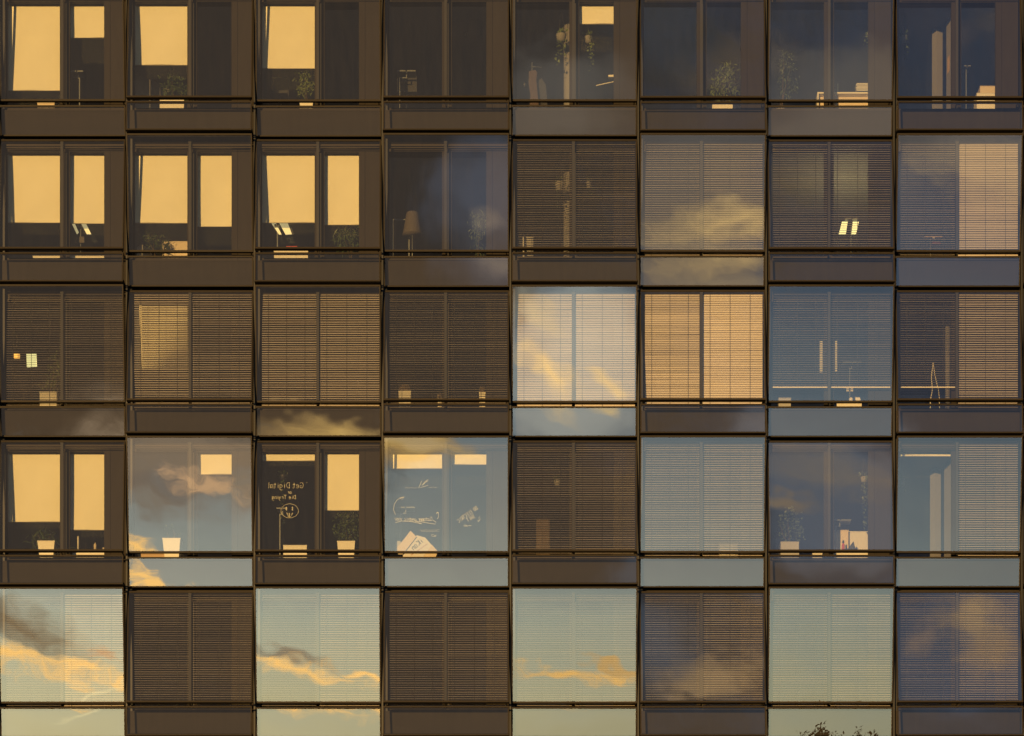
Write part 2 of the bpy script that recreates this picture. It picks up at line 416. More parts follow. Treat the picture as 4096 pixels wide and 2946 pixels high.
GAPX, RW = 0.034, 0.026
def tilted_frame(ln, ztop, ytop, zbot, ybot, rt, rb, depth):
    """frame bars round a leaning panel; returns frame mesh and glass mesh (cell coordinates)"""
    ax = Vector((0, ytop - ybot, ztop - zbot)); H = ax.length; ax.normalize()
    n = Vector((0, ax.z, -ax.y))           # towards the room
    def P(x, h, d): return Vector((x, ybot, zbot)) + ax * h + n * d
    def bar(mb, xa, xb, ha, hb, d0, d1):
        mb.hexa([P(xa, ha, d0), P(xb, ha, d0), P(xb, hb, d0), P(xa, hb, d0)], [P(xa, ha, d1), P(xb, ha, d1), P(xb, hb, d1), P(xa, hb, d1)])
    f = MB(); a, b = GAPX, 3 - GAPX
    bar(f, a, b, 0, rb, 0, depth); bar(f, a, b, H - rt, H, 0, depth)
    bar(f, a, a + RW, rb, H - rt, 0.001, depth); bar(f, b - RW, b, rb, H - rt, 0.001, depth)
    gm = MB(); e = .004
    gm.add([P(a + RW - e, rb - e, .012), P(b - RW + e, rb - e, .012), P(b - RW + e, H - rt + e, .012), P(a + RW - e, H - rt + e, .012)], [(0, 1, 2, 3)])
    return f, gm

proto = {}
for ln in (1, -1):
    yt, yb = (-.14, .14) if ln == 1 else (.14, -.14)
    ysb = .21 if ln == 1 else -.21
    wt, wb, st, sb = (534, 1008, 1024, 1147) if ln == 1 else (559, 995.5, 1010, 1126)
    P = {}
    P['frame'], P['glass'] = tilted_frame(ln, zrow(wt, yt), yt, zrow(wb, yb), yb, .040, .042, .11)
    P['sframe'], P['sglass'] = tilted_frame(ln, zrow(st, yb), yb, zrow(sb, ysb), ysb, .036, .030, .07)
    # the cavity floor closing the storey joint
    pl = MB(); zp = zrow(sb, ysb) + .035
    pl.box(.022, 2.978, ysb + .09, YI - .02, zp, zp + .03); P['plate'] = pl
    bd = MB(); bd.box(.022, 2.978, .285, .300, zp + .032, zrow(1048, .29)); P['board'] = bd
    rl = MB(); rl.box(.022, 2.978, .283, .34, zrow(1048, .29) + .001, zrow(1043, .29)); P['rail'] = rl
    # stays that hold the leaning panel off the inner frame
    sy = MB(); zb = zrow(wb, yb) + .05
    sy.box(-.01, .01, yb + .10, YI - .05, zb - .03, zb + .0); P['stay'] = sy
    proto[ln] = P
inn = MB()                                  # inner window frame with its fixed side panel
def ibox(xa, xb, za, zb, y0=YI - .03, y1=YI + .06): inn.box(xa, xb, y0, y1, za, zb)
ibox(.03, .150, SILL - .05, HEAD + .02, YI + .005)
ibox(1.392, 1.500, SILL, HEAD, YI - .03); ibox(1.545, 1.622, SILL, HEAD, YI - .025)
ibox(.150, 2.432, HEAD, HEAD + .06, YI - .035); ibox(.15, 2.432, SILL - .05, SILL, YI - .035)
ibox(.02, 2.98, HEAD + .062, HEAD + .55, YI - .01)
inn2 = MB(); inn2.box(2.434, 2.575, YI - .03, YI + .06, SILL - .05, HEAD + .058); inn2.box(2.582, 2.965, YI - .026, YI + .06, SILL - .05, HEAD + .058)
gap = MB(); gap.box(1.5, 1.545, YI + .03, YI + .06, SILL, HEAD)
post = MB(); post.box(1.452, 1.512, .165, .225, zrow(999, .16), zrow(577, .2)); post.box(1.445, 1.519, .16, .24, zrow(577, .2) + .002, zrow(562, .2))
pL = MB(); pL.add([(.150, YI + .02, SILL), (1.392, YI + .02, SILL), (1.392, YI + .02, HEAD), (.150, YI + .02, HEAD)], [(0, 1, 2, 3)])
pR = MB(); pR.add([(1.622, YI + .02, SILL), (2.434, YI + .02, SILL), (2.434, YI + .02, HEAD), (1.622, YI + .02, HEAD)], [(0, 1, 2, 3)])

mesh_cache = {}
def inst(key, mb, m, name, parent, loc):
    if key not in mesh_cache:
        me = bpy.data.meshes.new(name); me.from_pydata(mb.v, [], mb.f); me.materials.append(m); me.update()
        mesh_cache[key] = me
    o = bpy.data.objects.new(name, mesh_cache[key]); COL.objects.link(o); o.parent = parent; o.location = loc
    return o

windows = {}
for k in ROWS:
    for c in COLS:
        ln = lean(c, k); P = proto[ln]; z = Vector((0, 0, 0))
        w = inst(('f', ln), P['frame'], M['bronze'], 'window', bld, Vector((cx(c), 0, rz(k) - gz)))
        windows[c, k] = w
        # a few millimetres of fitting tolerance make neighbouring reflections differ
        jr = random.Random(c * 17 + k * 101 + 900)
        w.rotation_euler = (R(jr.uniform(-.08, .08)), 0, R(jr.uniform(-.10, .10)))
        inst(('g', ln), P['glass'], M['outer'], 'outer_pane', w, z)
        inst('in', inn, M['bronze2'], 'inner_frame', w, z)
        inst('in2', inn2, M['bronze2'], 'side_panel', w, z)
        inst('gap', gap, M['dark'], 'frame_gasket', w, z)
        inst('post', post, M['post'], 'mullion', w, z)
        inst('pl', pL, M['inner'], 'inner_pane', w, z); inst('pr', pR, M['inner'], 'inner_pane', w, z)
        for xs in (.09, 1.485, 2.91): inst(('sy', ln), P['stay'], M['dark'], 'stay', w, Vector((xs, 0, 0)))
        s = inst(('sf', ln), P['sframe'], M['bronze'], 'spandrel_panel', bld, Vector((cx(c), 0, rz(k) - gz)))
        s.rotation_euler = (R(jr.uniform(-.08, .08)) if (c, k) != (6, 4) else 0, 0, R(jr.uniform(-.10, .10)))
        inst(('sg', ln), P['sglass'], M['outer'], 'spandrel_pane', s, z)
        inst(('bd', ln), P['board'], M['board'], 'backing_board', s, z)
        inst(('rl', ln), P['rail'], M['board'], 'sill_rail', s, z)
        inst(('pt', ln), P['plate'], M['black'], 'cavity_floor', s, z)

# ------------------------------------------------------------------ venetian blinds in the cavity
YV = 0.27
VX = {'L': (.165, 1.445), 'R': (1.520, 2.925)}
VTOP = zrow(571, YV); PITCH = 9.0 / S * 1.0045
SIDE = {'L': 'left', 'R': 'right'}
vcache = {}
def vmesh(key, name, fn, m):
    if key not in vcache:
        mb = MB(); fn(mb); me = bpy.data.meshes.new(name); me.from_pydata(mb.v, [], mb.f)
        me.polygons.foreach_set('use_smooth', mb.sm); me.materials.append(m); me.update(); vcache[key] = me
    return vcache[key]
def child(name, me, parent):
    o = bpy.data.objects.new(name, me); COL.objects.link(o); o.parent = parent; return o

def venetian(c, k, sd_, ang, drop=50, look=''):
    xa, xb = VX[sd_]; w = xb - xa
    t = thing('venetian_blind', f'{look}, {SIDE[sd_]} half of {where(c, k)}', 'blind', (cx(c) + xa, YV, VTOP + rz(k)),
              'venetian blinds let down behind the glass')
    def slats(mb):
        rnd = random.Random(hash((c, k, sd_ == 'L')) & 1023)
        for i in range(drop):
            a = R(ang + rnd.uniform(-3.5, 3.5) + 1.5 * math.sin(i * .21 + c)); z = -.055 - i * PITCH + rnd.uniform(-.0012, .0012); W2 = .0275
            sag = rnd.uniform(-.0025, .0025)
            row = []
            for j in range(5):
                s = -1 + j / 2
                y = s * W2 * math.cos(a); zz = s * W2 * math.sin(a)
                cu = .0075 * (1 - s * s)
                row.append((y - cu * math.sin(a), z + zz + cu * math.cos(a)))
            vs = [(x, y, zz + d) for x, d in ((0, sag), (w, -sag)) for y, zz in row]
            mb.add(vs, [(j, j + 1, j + 6, j + 5) for j in range(4)], True)
    def cords(mb):
        for fx in (.12, .455, .79):
            x = w * fx; mb.box(x - .003, x + .003, -.033, -.030, -.055 - drop * PITCH, 0)
            mb.box(x - .003, x + .003, .030, .033, -.055 - drop * PITCH, 0)
    child('headrail', vmesh(('h', sd_), 'headrail', lambda mb: mb.box(0, w, -.03, .03, -.03, .012), M['stack']), t)
    child('slats', vmesh(('s', c, k, sd_), 'slats', slats, M['slat']), t)
    child('ladder_cord', vmesh(('c', sd_, drop), 'ladder_cord', cords, M['cord']), t)
    child('bottom_rail', vmesh(('b', sd_, drop), 'bottom_rail', lambda mb: mb.box(0, w, -.03, .03, -.06 - drop * PITCH - .014, -.06 - drop * PITCH + .008), M['white'] if drop < 50 else M['stack']), t)

def raised(c, k, sd_):
    xa, xb = VX[sd_]; w = xb - xa
    t = thing('venetian_blind', f'bronze blind drawn up into a thin stack, {SIDE[sd_]} half of {where(c, k)}', 'blind',
              (cx(c) + xa, YV, VTOP + rz(k)), 'venetian blinds drawn up above the panes')
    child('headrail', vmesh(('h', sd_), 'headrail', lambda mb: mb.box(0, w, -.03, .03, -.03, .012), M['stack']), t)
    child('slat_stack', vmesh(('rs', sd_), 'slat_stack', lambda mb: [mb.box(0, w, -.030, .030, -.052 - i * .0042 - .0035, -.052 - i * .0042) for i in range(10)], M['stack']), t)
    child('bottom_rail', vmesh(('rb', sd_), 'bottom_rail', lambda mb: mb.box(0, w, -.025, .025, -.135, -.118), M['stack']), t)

OP, HF, CL = 'grey blind with its slats tilted open', 'grey blind with half closed slats', 'pale blind with closed bright slats'
VEN = {  # (col,row): how far the slats are turned past the line of sight, left half, right half (and number of slats)
 (4, 1): (-3, -3), (5, 1): (5, 11), (6, 1): (-1, -1), (7, 1): (1, 40),
 (0, 2): (-2, -2), (1, 2): (18, 11), (2, 2): (20, 24), (3, 2): (-4, -4), (4, 2): (42, 42), (5, 2): (50, 58),
 (6, 2): (-3, -3, 41, 41), (7, 2): (-3, 25, 41, 50),
 (4, 3): (1, 5), (5, 3): (10, 15), (7, 3): (None, 16),
 (0, 4): (2, 24), (1, 4): (3, 4), (2, 4): (3, 14), (3, 4): (3, 6), (4, 4): (3, 5), (5, 4): (5, 13), (6, 4): (6, 11), (7, 4): (2, 14)}
EL = [26.5, 24.0, 21.0, 17.8, 14.6]
for k in range(5):
    for c in range(8):
        v = VEN.get((c, k), (None, None)); dr = v[2:] if len(v) > 2 else (50, 50)
        for i, s_ in enumerate('LR'):
            if v[i] is None: raised(c, k, s_)
            else:
                lk = OP if v[i] < 6 else HF if v[i] < 40 else CL
                if dr[i] < 50: lk = 'grey open slat blind stopping short of the sill'
                venetian(c, k, s_, v[i] + EL[k], dr[i], lk)

# ------------------------------------------------------------------ roller blinds inside the panes
YR = YI + .16
def roller(c, k, s_, py_bot, word, xr=None):
    """py_bot: height of the hem in the picture"""
    xa, xb = (.135, 1.405) if s_ == 'L' else (1.607, 2.447)
    zb = at(0, py_bot, YR).z; zt = HEAD + rz(k) + .03
    t = thing('roller_blind', f'cream roller blind {word}, {SIDE[s_]} pane of {where(c, k)}', 'blind', (cx(c) + xa, YR, zt), 'cream roller blinds inside the panes')
    mb = MB(); nx, nz = 8, 10; rnd = random.Random(c * 31 + k * 7 + (s_ == 'L'))
    ph = rnd.uniform(0, 6)
    vs = []
    for j in range(nz + 1):
        for i in range(nx + 1):
            fx, fz = i / nx, j / nz
            vs.append((cx(c) + xa + (xb - xa) * fx, YR + .020 * fz * math.sin(fx * 4 + ph + fz * 2.5) + .004 * math.sin(fz * 3.1 + ph) * (fx - .5), zt + (zb - zt) * fz))
    mb.add(vs, [(j * (nx + 1) + i, j * (nx + 1) + i + 1, (j + 1) * (nx + 1) + i + 1, (j + 1) * (nx + 1) + i) for j in range(nz) for i in range(nx)], True)
    mb.build('fabric', M['rollc'], t)
    mb = MB(); mb.box(cx(c) + xa, cx(c) + xb, YR - .007, YR + .007, zb - .012, zb - .001); mb.build('hem_bar', M['hem'], t)
DOWN, MOST, HALF, TOPP, STRIP = 'drawn nearly to the sill', 'drawn two thirds down', 'drawn partly down', 'drawn only a little way down', 'rolled up to a narrow strip'
z_ = 2.215
roller(0, 0, 'L', 803 / z_, DOWN); roller(0, 0, 'R', 335 / z_, HALF)
roller(1, 0, 'L', 577 / z_, MOST); roller(2, 0, 'L', 607 / z_, MOST); roller(4, 0, 'R', 213 / z_, TOPP); roller(7, 0, 'R', 28 / z_, STRIP)
roller(0, 1, 'L', 500 + 866 / z_, MOST); roller(0, 1, 'R', 500 + 873 / z_, MOST)
roller(1, 1, 'L', 500 + 869 / z_, MOST); roller(1, 1, 'R', 500 + 900 / z_, MOST)
roller(2, 1, 'L', 500 + 866 / z_, MOST); roller(2, 1, 'R', 500 + 885 / z_, MOST)
roller(1, 2, 'L', 1120 + 795 / z_, 'showing through the slats')
roller(0, 3, 'L', 1720 + 814 / z_, MOST); roller(0, 3, 'R', 1720 + 886 / z_, MOST)
roller(1, 3, 'R', 1720 + 393 / z_, HALF); roller(2, 3, 'L', 1720 + 273 / z_, TOPP); roller(2, 3, 'R', 1720 + 712 / z_, HALF)
roller(3, 3, 'L', 1720 + 342 / z_, TOPP); roller(3, 3, 'R', 1720 + 306 / z_, TOPP); roller(7, 3, 'L', 1720 + 232 / z_, STRIP)

# ------------------------------------------------------------------ things in the rooms
def Q(ox, oy):
    return lambda x, y, d=.8: at(ox + x / z_, oy + y / z_, d)
def zfloor(k): return FLOOR + rz(k)

def foliage(mb, pts, n, L, w, droop=0.0, spread=1.0, rnd=random):
    for _ in range(n):
        c = rnd.choice(pts)
        p = Vector(c[:3]) + Vector((rnd.gauss(0, c[3]), rnd.gauss(0, c[3]) * .7, rnd.gauss(0, c[3])))
        d = Vector((rnd.uniform(-1, 1) * spread, rnd.uniform(-1, 1) * spread, rnd.uniform(-.8, 1) - droop))
        l = L * rnd.uniform(.6, 1.25)
        mb.leaf(p, d, l, w * rnd.uniform(.7, 1.2))

def plant(label, k, xc, d, blobs, n, L, w, pot=None, leafm='leaf', droop=.2, name='potted_plant', stems=3, potm='white', round_=False):
    """blobs: list of (x, z, radius) in metres, world; pot: (bottom width, top width, height)"""
    zf = zfloor(k)
    pw0, pw1, ph = pot or (.26, .32, .28)
    t = thing(name, label, 'plant', (xc, d, zf))
    mb = MB()
    if round_: mb.lathe((xc, d, zf), [(pw0 / 2, 0), (pw1 / 2, ph - .02), (pw1 / 2 + .008, ph - .02), (pw1 / 2 + .008, ph), (pw1 / 2 - .01, ph)])
    else: mb.sqpot((xc, d, zf), pw0, pw1, ph)
    mb.build('pot', M[potm], t)
    fo = MB(); foliage(fo, [(x, d, z, r) for x, z, r in blobs], n, L, w, droop); fo.build('foliage', M[leafm], t)
    st = MB()
    for i in range(stems):
        b = blobs[i * len(blobs) // stems]
        p0 = Vector((xc + random.uniform(-.04, .04), d, zf + ph - .03)); p1 = Vector((b[0], d, b[1] + b[2] * .5))
        mid = (p0 + p1) / 2 + Vector((random.uniform(-.04, .04), 0, 0))
        st.tube([p0, mid, p1], [.009, .007, .003], 5)
    st.build('stem', M['stem'], t)
    return t

def trailing(label, k, pot, strands, d=.9, leafm='leafl', seed=1, potm='plaster'):
    """pot: (x, ztop, w, h); strands: (x offset, length)"""
    rnd = random.Random(seed)
    t = thing('hanging_plant', label, 'plant', (pot[0], d, pot[1] - pot[3]))
    mb = MB(); r = pot[2] / 2
    mb.lathe((pot[0], d, pot[1] - pot[3]), [(r * .75, 0), (r, pot[3] * .8), (r, pot[3]), (r * .85, pot[3])]); mb.build('pot', M[potm], t)
    mb = MB()
    for a in range(3):
        th = a * 2.094; mb.tube([(pot[0] + r * math.cos(th), d + r * math.sin(th), pot[1]), (pot[0], d, CEIL + rz(k) - .001)], .003, 4)
    mb.build('hanger_cord', M['cord'], t)
    fo = MB()
    for dx, ln_ in strands:
        n = int(ln_ / .045); x = pot[0] + dx * .6
        for i in range(n):
            f = i / max(1, n - 1); x += rnd.uniform(-.02, .02) + dx * .02
            p = Vector((x, d - .03 + rnd.uniform(-.05, .05), pot[1] + .03 - f * ln_))
            fo.leaf(p, (rnd.uniform(-1, 1), rnd.uniform(-.8, .2), rnd.uniform(-.9, .2)), rnd.uniform(.06, .10), rnd.uniform(.045, .07))
    for _ in range(14):
        fo.leaf((pot[0] + rnd.uniform(-r, r), d + rnd.uniform(-r, r), pot[1] + rnd.uniform(-.02, .08)), (rnd.uniform(-1, 1), rnd.uniform(-1, 0), rnd.uniform(-.3, .8)), .1, .06)
    fo.build('foliage', M[leafm], t)

def uplight(label, k, xc, ztop, d, w, lit=False, name='floor_lamp', pole=None, slant=0.0):
    """office uplighter: a flat head on an arm and pole with a foot"""
    zf = zfloor(k)
    t = thing(name, label, 'lamp', (xc, d, zf))
    px = pole if pole is not None else xc
    mb = MB(); mb.box(px - .012, px + .012, d - .012, d + .012, zf + .02, ztop - .10); mb.box(min(px, xc) - .012, max(px, xc) + .012, d - .014, d + .012, ztop - .125, ztop - .10)
    mb.box(xc - .012, xc + .012, d - .014, d + .012, ztop - .10, ztop - .03); mb.build('pole', M['steel'], t)
    mb = MB(); mb.box(px - .14, px + .14, d - .14, d + .14, zf, zf + .02); mb.build('foot', M['steel'], t)
    mb = MB(); mb.box(xc - w / 2, xc - .015, d - .16, d + .16, ztop - .03, ztop); mb.box(xc + .015, xc + w / 2, d - .16, d + .16, ztop - .03, ztop); mb.box(xc - .015, xc + .015, d - .1, d + .1, ztop - .028, ztop - .004)
    mb.build('lamp_head', M['steel'], t)
    return t

def lit_head(t, quads, m='lit'):
    for q in quads:                          # glowing tubes behind slanted diffusers
        mb = MB(); mb.hexa(q, [v + Vector((0, .03, 0)) for v in q]); mb.build('diffuser', M[m], t)

def boxthing(name, label, cat, p0, p1, depth, m, d, rim=None, k=None):
    """a box whose outline runs from picture corner p0 (top left) to p1 (bottom right)"""
    x0_, z1_ = p0.x, p0.z; x1_, z0_ = p1.x, p1.z
    if k is not None: z0_ = zfloor(k)
    t = thing(name, label, cat, ((x0_ + x1_) / 2, d, z0_))
    mb = MB(); mb.box(x0_, x1_, d, d + depth, z0_, z1_ - .02); mb.build('body', M[m], t)
    mb = MB(); mb.box(x0_ - .006, x1_ + .006, d - .006, d + depth, z1_ - .018, z1_); mb.build('top', M[rim or m], t)
    return t

def bl(q, pts, d=.8):
    """foliage blobs from picture positions: (x, y, radius px in the enlargement)"""
    return [(q(x, y, d).x, q(x, y, d).z, r / z_ / S) for x, y, r in pts]

# --- top row
q = Q(0, 0)
uplight('faint steel uplighter in the shade, right pane of leftmost window, top row', 0, q(690, 0).x, q(0, 655).z, .8, .3, pole=q(705, 0).x)
boxthing('storage_box', 'low cardboard box on the sill, leftmost window, top row', 'box', q(335, 922), q(485, 950), .25, 'card', .75, k=0)
p = bl(q, [(1520, 690, 34), (1560, 740, 38), (1610, 780, 34), (1500, 790, 26), (1620, 840, 30), (1480, 830, 20)])
plant('dark bushy plant beside a sunlit panel, second window, top row', 0, q(1560, 0).x, .8, p, 260, .11, .05, (.3, .4, .22), 'leaf')
mb = MB(); t = thing('partition_screen', 'white screen with a sloping top edge, second window, top row', 'screen', q(1300, 950, 1.5))
a, b = q(1195, 655, 1.3), q(1500, 770, 1.7)
mb.hexa([Vector((a.x, 1.3, zfloor(0))), Vector((b.x, 1.7, zfloor(0))), b, a], [v + Vector((0, .03, 0)) for v in (Vector((a.x, 1.3, zfloor(0))), Vector((b.x, 1.7, zfloor(0))), b, a)])
mb.build('panel', M['plaster'], t)
mb = MB(); mb.box(a.x + .02, a.x + .06, 1.2, 1.5, zfloor(0), zfloor(0) + .02); mb.build('foot', M['steel'], t)
boxthing('low_cabinet', 'low white cabinet behind the rail, second window, top row', 'cabinet', q(1415, 880, .62), q(1630, 950, .62), .1, 'white', .62, k=0)
q = Q(1024, 0)
p = bl(q, [(440, 660, 34), (430, 720, 38), (470, 760, 34), (410, 790, 28), (460, 820, 34)])
plant('leafy plant in a pale pointed planter, third window, top row', 0, q(450, 0).x, .8, p, 240, .11, .035, (.36, .30, .34), 'leafl', .4)
t = thing('office_chair', 'dark office chair back, left pane of third window, top row', 'chair', (q(220, 0, 1.6).x, 1.6, zfloor(0)))
cz = q(0, 690, 1.6).z
mb = MB(); mb.box(q(150, 0, 1.6).x, q(290, 0, 1.6).x, 1.58, 1.66, cz - .45, cz); mb.build('backrest', M['dark'], t)
mb = MB(); mb.box(q(150, 0, 1.6).x, q(290, 0, 1.6).x, 1.2, 1.6, cz - .56, cz - .49); mb.build('seat', M['dark'], t)
mb = MB(); mb.tube([(q(220, 0, 1.6).x, 1.4, zfloor(0)), (q(220, 0, 1.6).x, 1.4, cz - .56)], .03, 8)
for a_ in range(5): mb.tube([(q(220, 0, 1.6).x, 1.4, zfloor(0) + .05), (q(220, 0, 1.6).x + .28 * math.cos(a_ * 1.257), 1.4 + .28 * math.sin(a_ * 1.257), zfloor(0) + .03)], .018, 5)
mb.build('base', M['dark'], t)
uplight('steel uplighter over a dark screen, left pane of fourth window, top row', 0, q(1333, 0, 1.0).x, q(0, 652, 1.0).z, 1.0, (1418 - 1248) / z_ / S, pole=q(1272, 0, 1.0).x)
t = thing('computer_monitor', 'dark monitor below an uplighter, fourth window, top row', 'monitor', (q(1340, 0, 1.3).x, 1.3, zfloor(0)))
mb = MB(); a, b = q(1252, 680, 1.3), q(1425, 815, 1.3); mb.box(a.x, b.x, 1.3, 1.34, b.z, a.z); mb.build('screen', M['dark'], t)
mb = MB(); mb.box((a.x + b.x) / 2 - .03, (a.x + b.x) / 2 + .03, 1.34, 1.37, zfloor(0), b.z + .1); mb.box((a.x + b.x) / 2 - .12, (a.x + b.x) / 2 + .12, 1.25, 1.45, zfloor(0), zfloor(0) + .015); mb.build('stand', M['dark'], t)
t = thing('smoke_detector', 'small round detector on the ceiling, fourth window, top row', 'detector', (q(1862, 535, 2.0).x, 2.0, CEIL + rz(0) + .019))
mb = MB(); mb.lathe((q(1862, 0, 2.0).x, 2.0, CEIL + rz(0) - .03), [(.03, 0), (.05, .02), (.055, .049)]); mb.build('housing', M['grey'], t)
q = Q(2048, 0)
def column(c_label, k, xa, xb, ztop, d, m='plaster', square=False):
    t = thing('column', c_label, 'column', ((xa + xb) / 2, d, zfloor(k)))
    r = (xb - xa) / 2; h = CEIL + rz(k) - zfloor(k)
    mb = MB()
    if square:                               # turned a little, so that one face is lit and one is not
        w = r * .55; mb.box(-w, w, -w, w, 0, h, Matrix.Translation(((xa + xb) / 2, d, zfloor(k))) @ Matrix.Rotation(R(-62), 4, 'Z'))
    else: mb.lathe(((xa + xb) / 2, d, zfloor(k)), [(r, 0), (r, h)], 28)
    mb.build('shaft', M[m], t)
column('pale round column beside hanging plants, fifth window, top row', 0, q(458, 0, 1.5).x, q(560, 0, 1.5).x, 0, 1.5)
pt = lambda x, y, w, h, d=.9: (q(x, y, d).x, q(x, y, d).z, w / z_ / S, h / z_ / S)
trailing('white pot with a trailing vine before the pale column, fifth window, top row', 0, pt(435, 310, 92, 62), [(-.10, .30), (-.12, .62), (-.04, .78), (.06, .5), (.10, .34)], .9, 'leafl', 3)
trailing('hanging pot with one long vine, right pane of fifth window, top row', 0, pt(675, 330, 74, 55), [(.04, .55), (.07, .84), (.09, .62)], .9, 'leafl', 5)
t = thing('coat_stand', 'coat stand hung with a brown coat, left pane of fifth window, top row', 'coat stand', (q(178, 0, 1.2).x, 1.2, zfloor(0)))
mb = MB(); xs = q(178, 0, 1.2).x; mb.tube([(xs, 1.2, zfloor(0)), (xs, 1.2, q(0, 555, 1.2).z)], .016, 8)
mb.tube([(q(130, 0, 1.2).x, 1.2, q(0, 592, 1.2).z), (q(262, 0, 1.2).x, 1.2, q(0, 598, 1.2).z)], .008, 6)
mb.lathe((xs, 1.2, zfloor(0)), [(.18, 0), (.18, .02), (.03, .05)]); mb.build('pole', M['steel'], t)
t = thing('coat', 'brown coat hanging on a stand, fifth window, top row', 'coat', (q(188, 0, 1.15).x, 1.12, zfloor(0)))
o = [(150, 640), (205, 628), (222, 650), (215, 720), (235, 920), (235, 990), (150, 990), (165, 850), (142, 720)]
mb = MB(); mb.prism([(q(x, y, 1.1).x, q(x, y, 1.1).z) for x, y in o], 1.06, 1.17); mb.build('cloth', M['coat'], t)
t = thing('jacket', 'dark folded jacket beside the brown coat, fifth window, top row', 'jacket', (q(260, 0, 1.25).x, 1.25, zfloor(0)))
o = [(230, 720), (262, 700), (300, 760), (318, 990), (225, 990), (215, 800)]
mb = MB(); mb.prism([(q(x, y, 1.25).x, q(x, y, 1.25).z) for x, y in o], 1.22, 1.32); mb.build('cloth', M['dark'], t)
t = thing('desk_lamp', 'slanted desk lamp arm, right pane of fifth window, top row', 'lamp', (q(880, 0, .9).x, .9, zfloor(0)))
mb = MB(); mb.tube([q(745, 760, .9), q(898, 727, .9), q(930, 720, .9)], .011, 6); mb.build('arm', M['white'], t)
mb = MB(); mb.box(q(853, 0, .9).x, q(930, 0, .9).x, .86, .98, q(0, 690, .9).z, q(0, 672, .9).z); mb.build('lamp_head', M['white'], t)
mb = MB(); mb.tube([q(925, 680, .9), Vector((q(925, 0, .9).x, .9, zfloor(0)))], .012, 6); mb.build('post', M['steel'], t)
p = bl(q, [(1880, 600, 38), (1930, 620, 34), (1840, 680, 40), (1930, 700, 36), (1800, 760, 36), (1880, 760, 40), (1960, 790, 30), (1850, 830, 40), (1770, 820, 24)])
plant('tall slender leaved plant on a low cabinet, right pane of sixth window, top row', 0, q(1870, 0).x, .8, p, 330, .15, .028, (.3, .4, .2), 'leafl', .7)
boxthing('low_cabinet', 'low pale cabinet under the slender plant, sixth window, top row', 'cabinet', q(1775, 905, .62), q(1955, 950, .62), .1, 'white', .62, k=0)
q = Q(3072, 0)
p = bl(q, [(140, 500, 28), (200, 520, 28), (120, 560, 28), (210, 600, 24), (150, 640, 30), (110, 700, 24), (180, 700, 30), (230, 780, 18), (130, 790, 26), (160, 840, 26)])
plant('weeping fig in a small white pot, left pane of seventh window, top row', 0, q(110, 0).x, .8, p, 380, .09, .028, (.16, .17, .30), 'leafb', .5)
t = thing('shelf_unit', 'white open shelf unit on the sill, seventh window, top row', 'shelf', (q(700, 0, .75).x, .75, zfloor(0)))
a = q(438, 818, .75); b = q(930, 818, .75); zt = a.z
mb = MB(); mb.box(a.x, b.x, .75, 1.05, zt - .035, zt); mb.build('top', M['white'], t)
for xx in (a.x, q(600, 0, .75).x, b.x - .03):
    mb = MB(); mb.box(xx, xx + .03, .752, 1.05, zfloor(0), zt - .037); mb.build('side_panel', M['white'], t)
mb = MB(); mb.box(a.x + .03, b.x - .03, .9, .92, zfloor(0), zt - .037); mb.build('back_panel', M['card'], t)
for i in range(6):
    zb = q(0, 815, .85).z + .0 + i * .018 * 1.75
    t = thing('book', f'{["lowest", "second", "third", "fourth", "fifth", "topmost"][i]} flat book in the stack on the white shelf, seventh window, top row', 'book', (q(835, 0, .85).x, .85, zb), 'stacked books on the white shelf')
    dx = random.uniform(-.01, .01); mb = MB(); mb.box(q(780, 0, .85).x + dx, q(900, 0, .85).x + dx, .8, .98, zb + .001, zb + .022); mb.build('pages', M['paper'], t)
    mb = MB(); mb.box(q(778, 0, .85).x + dx, q(902, 0, .85).x + dx, .795, .985, zb + .0225, zb + .0275); mb.build('cover', M['coat'] if i % 2 else M['blue'], t)
trailing('pale green vine half hidden by the frame, right pane of seventh window, top row', 0, pt(905, 300, 60, 50), [(-.10, .30), (-.12, .42), (-.08, .25)], .9, 'leafl', 8)
t = thing('letter_tray', 'blue stacked letter tray at the frame, seventh window, top row', 'tray', (q(600, 0, .82).x, .8, q(0, 815, .8).z))
for i in range(4):
    mb = MB(); zz = q(0, 815, .8).z + i * .045; mb.box(q(583, 0, .8).x, q(618, 0, .8).x, .8, .95, zz + .002, zz + .012); mb.build('tray_tier', M['blue'], t)
mb = MB(); mb.box(q(618, 0, .8).x, q(621, 0, .8).x, .8, .95, q(0, 815, .8).z, q(0, 815, .8).z + .2); mb.build('side', M['blue'], t)
trailing('dark vine with few round leaves, left pane of rightmost window, top row', 0, pt(1195, 330, 70, 60, 1.1), [(.06, .35), (.10, .55), (.08, .42)], 1.1, 'leaf', 11)
def lean_wall(k, label, pts, poster=None, d0=1.6, d1=2.2):
    t = thing('partition_wall', label, 'partition', (pts[0].x, d0, zfloor(k)))
    mb = MB(); mb.hexa(pts, [v + Vector((0.04, .06, 0)) for v in pts]); mb.build('panel', M['plaster'], t)
    if poster:
        mb = MB(); off = Vector((-.004, -.012, 0)); mb.hexa([v + off for v in poster], [v + off + Vector((.002, .004, 0)) for v in poster]); mb.build('poster', M['wood'], t)
column('pale column beside a tall partition, rightmost window, top row', 0, q(1440, 0, 1.8).x, q(1560, 0, 1.8).x, 0, 1.8, square=True)
lean_wall(0, 'tall pale partition with a small poster, rightmost window, top row', [Vector((q(1580, 0, 1.5).x, 1.5, zfloor(0))), Vector((q(1650, 0, 1.0).x, 1.0, zfloor(0))), q(1650, 20, 1.0), q(1580, 175, 1.5)],
          [q(1588, 665, 1.42), q(1618, 610, 1.26), q(1618, 460, 1.26), q(1590, 530, 1.42)])
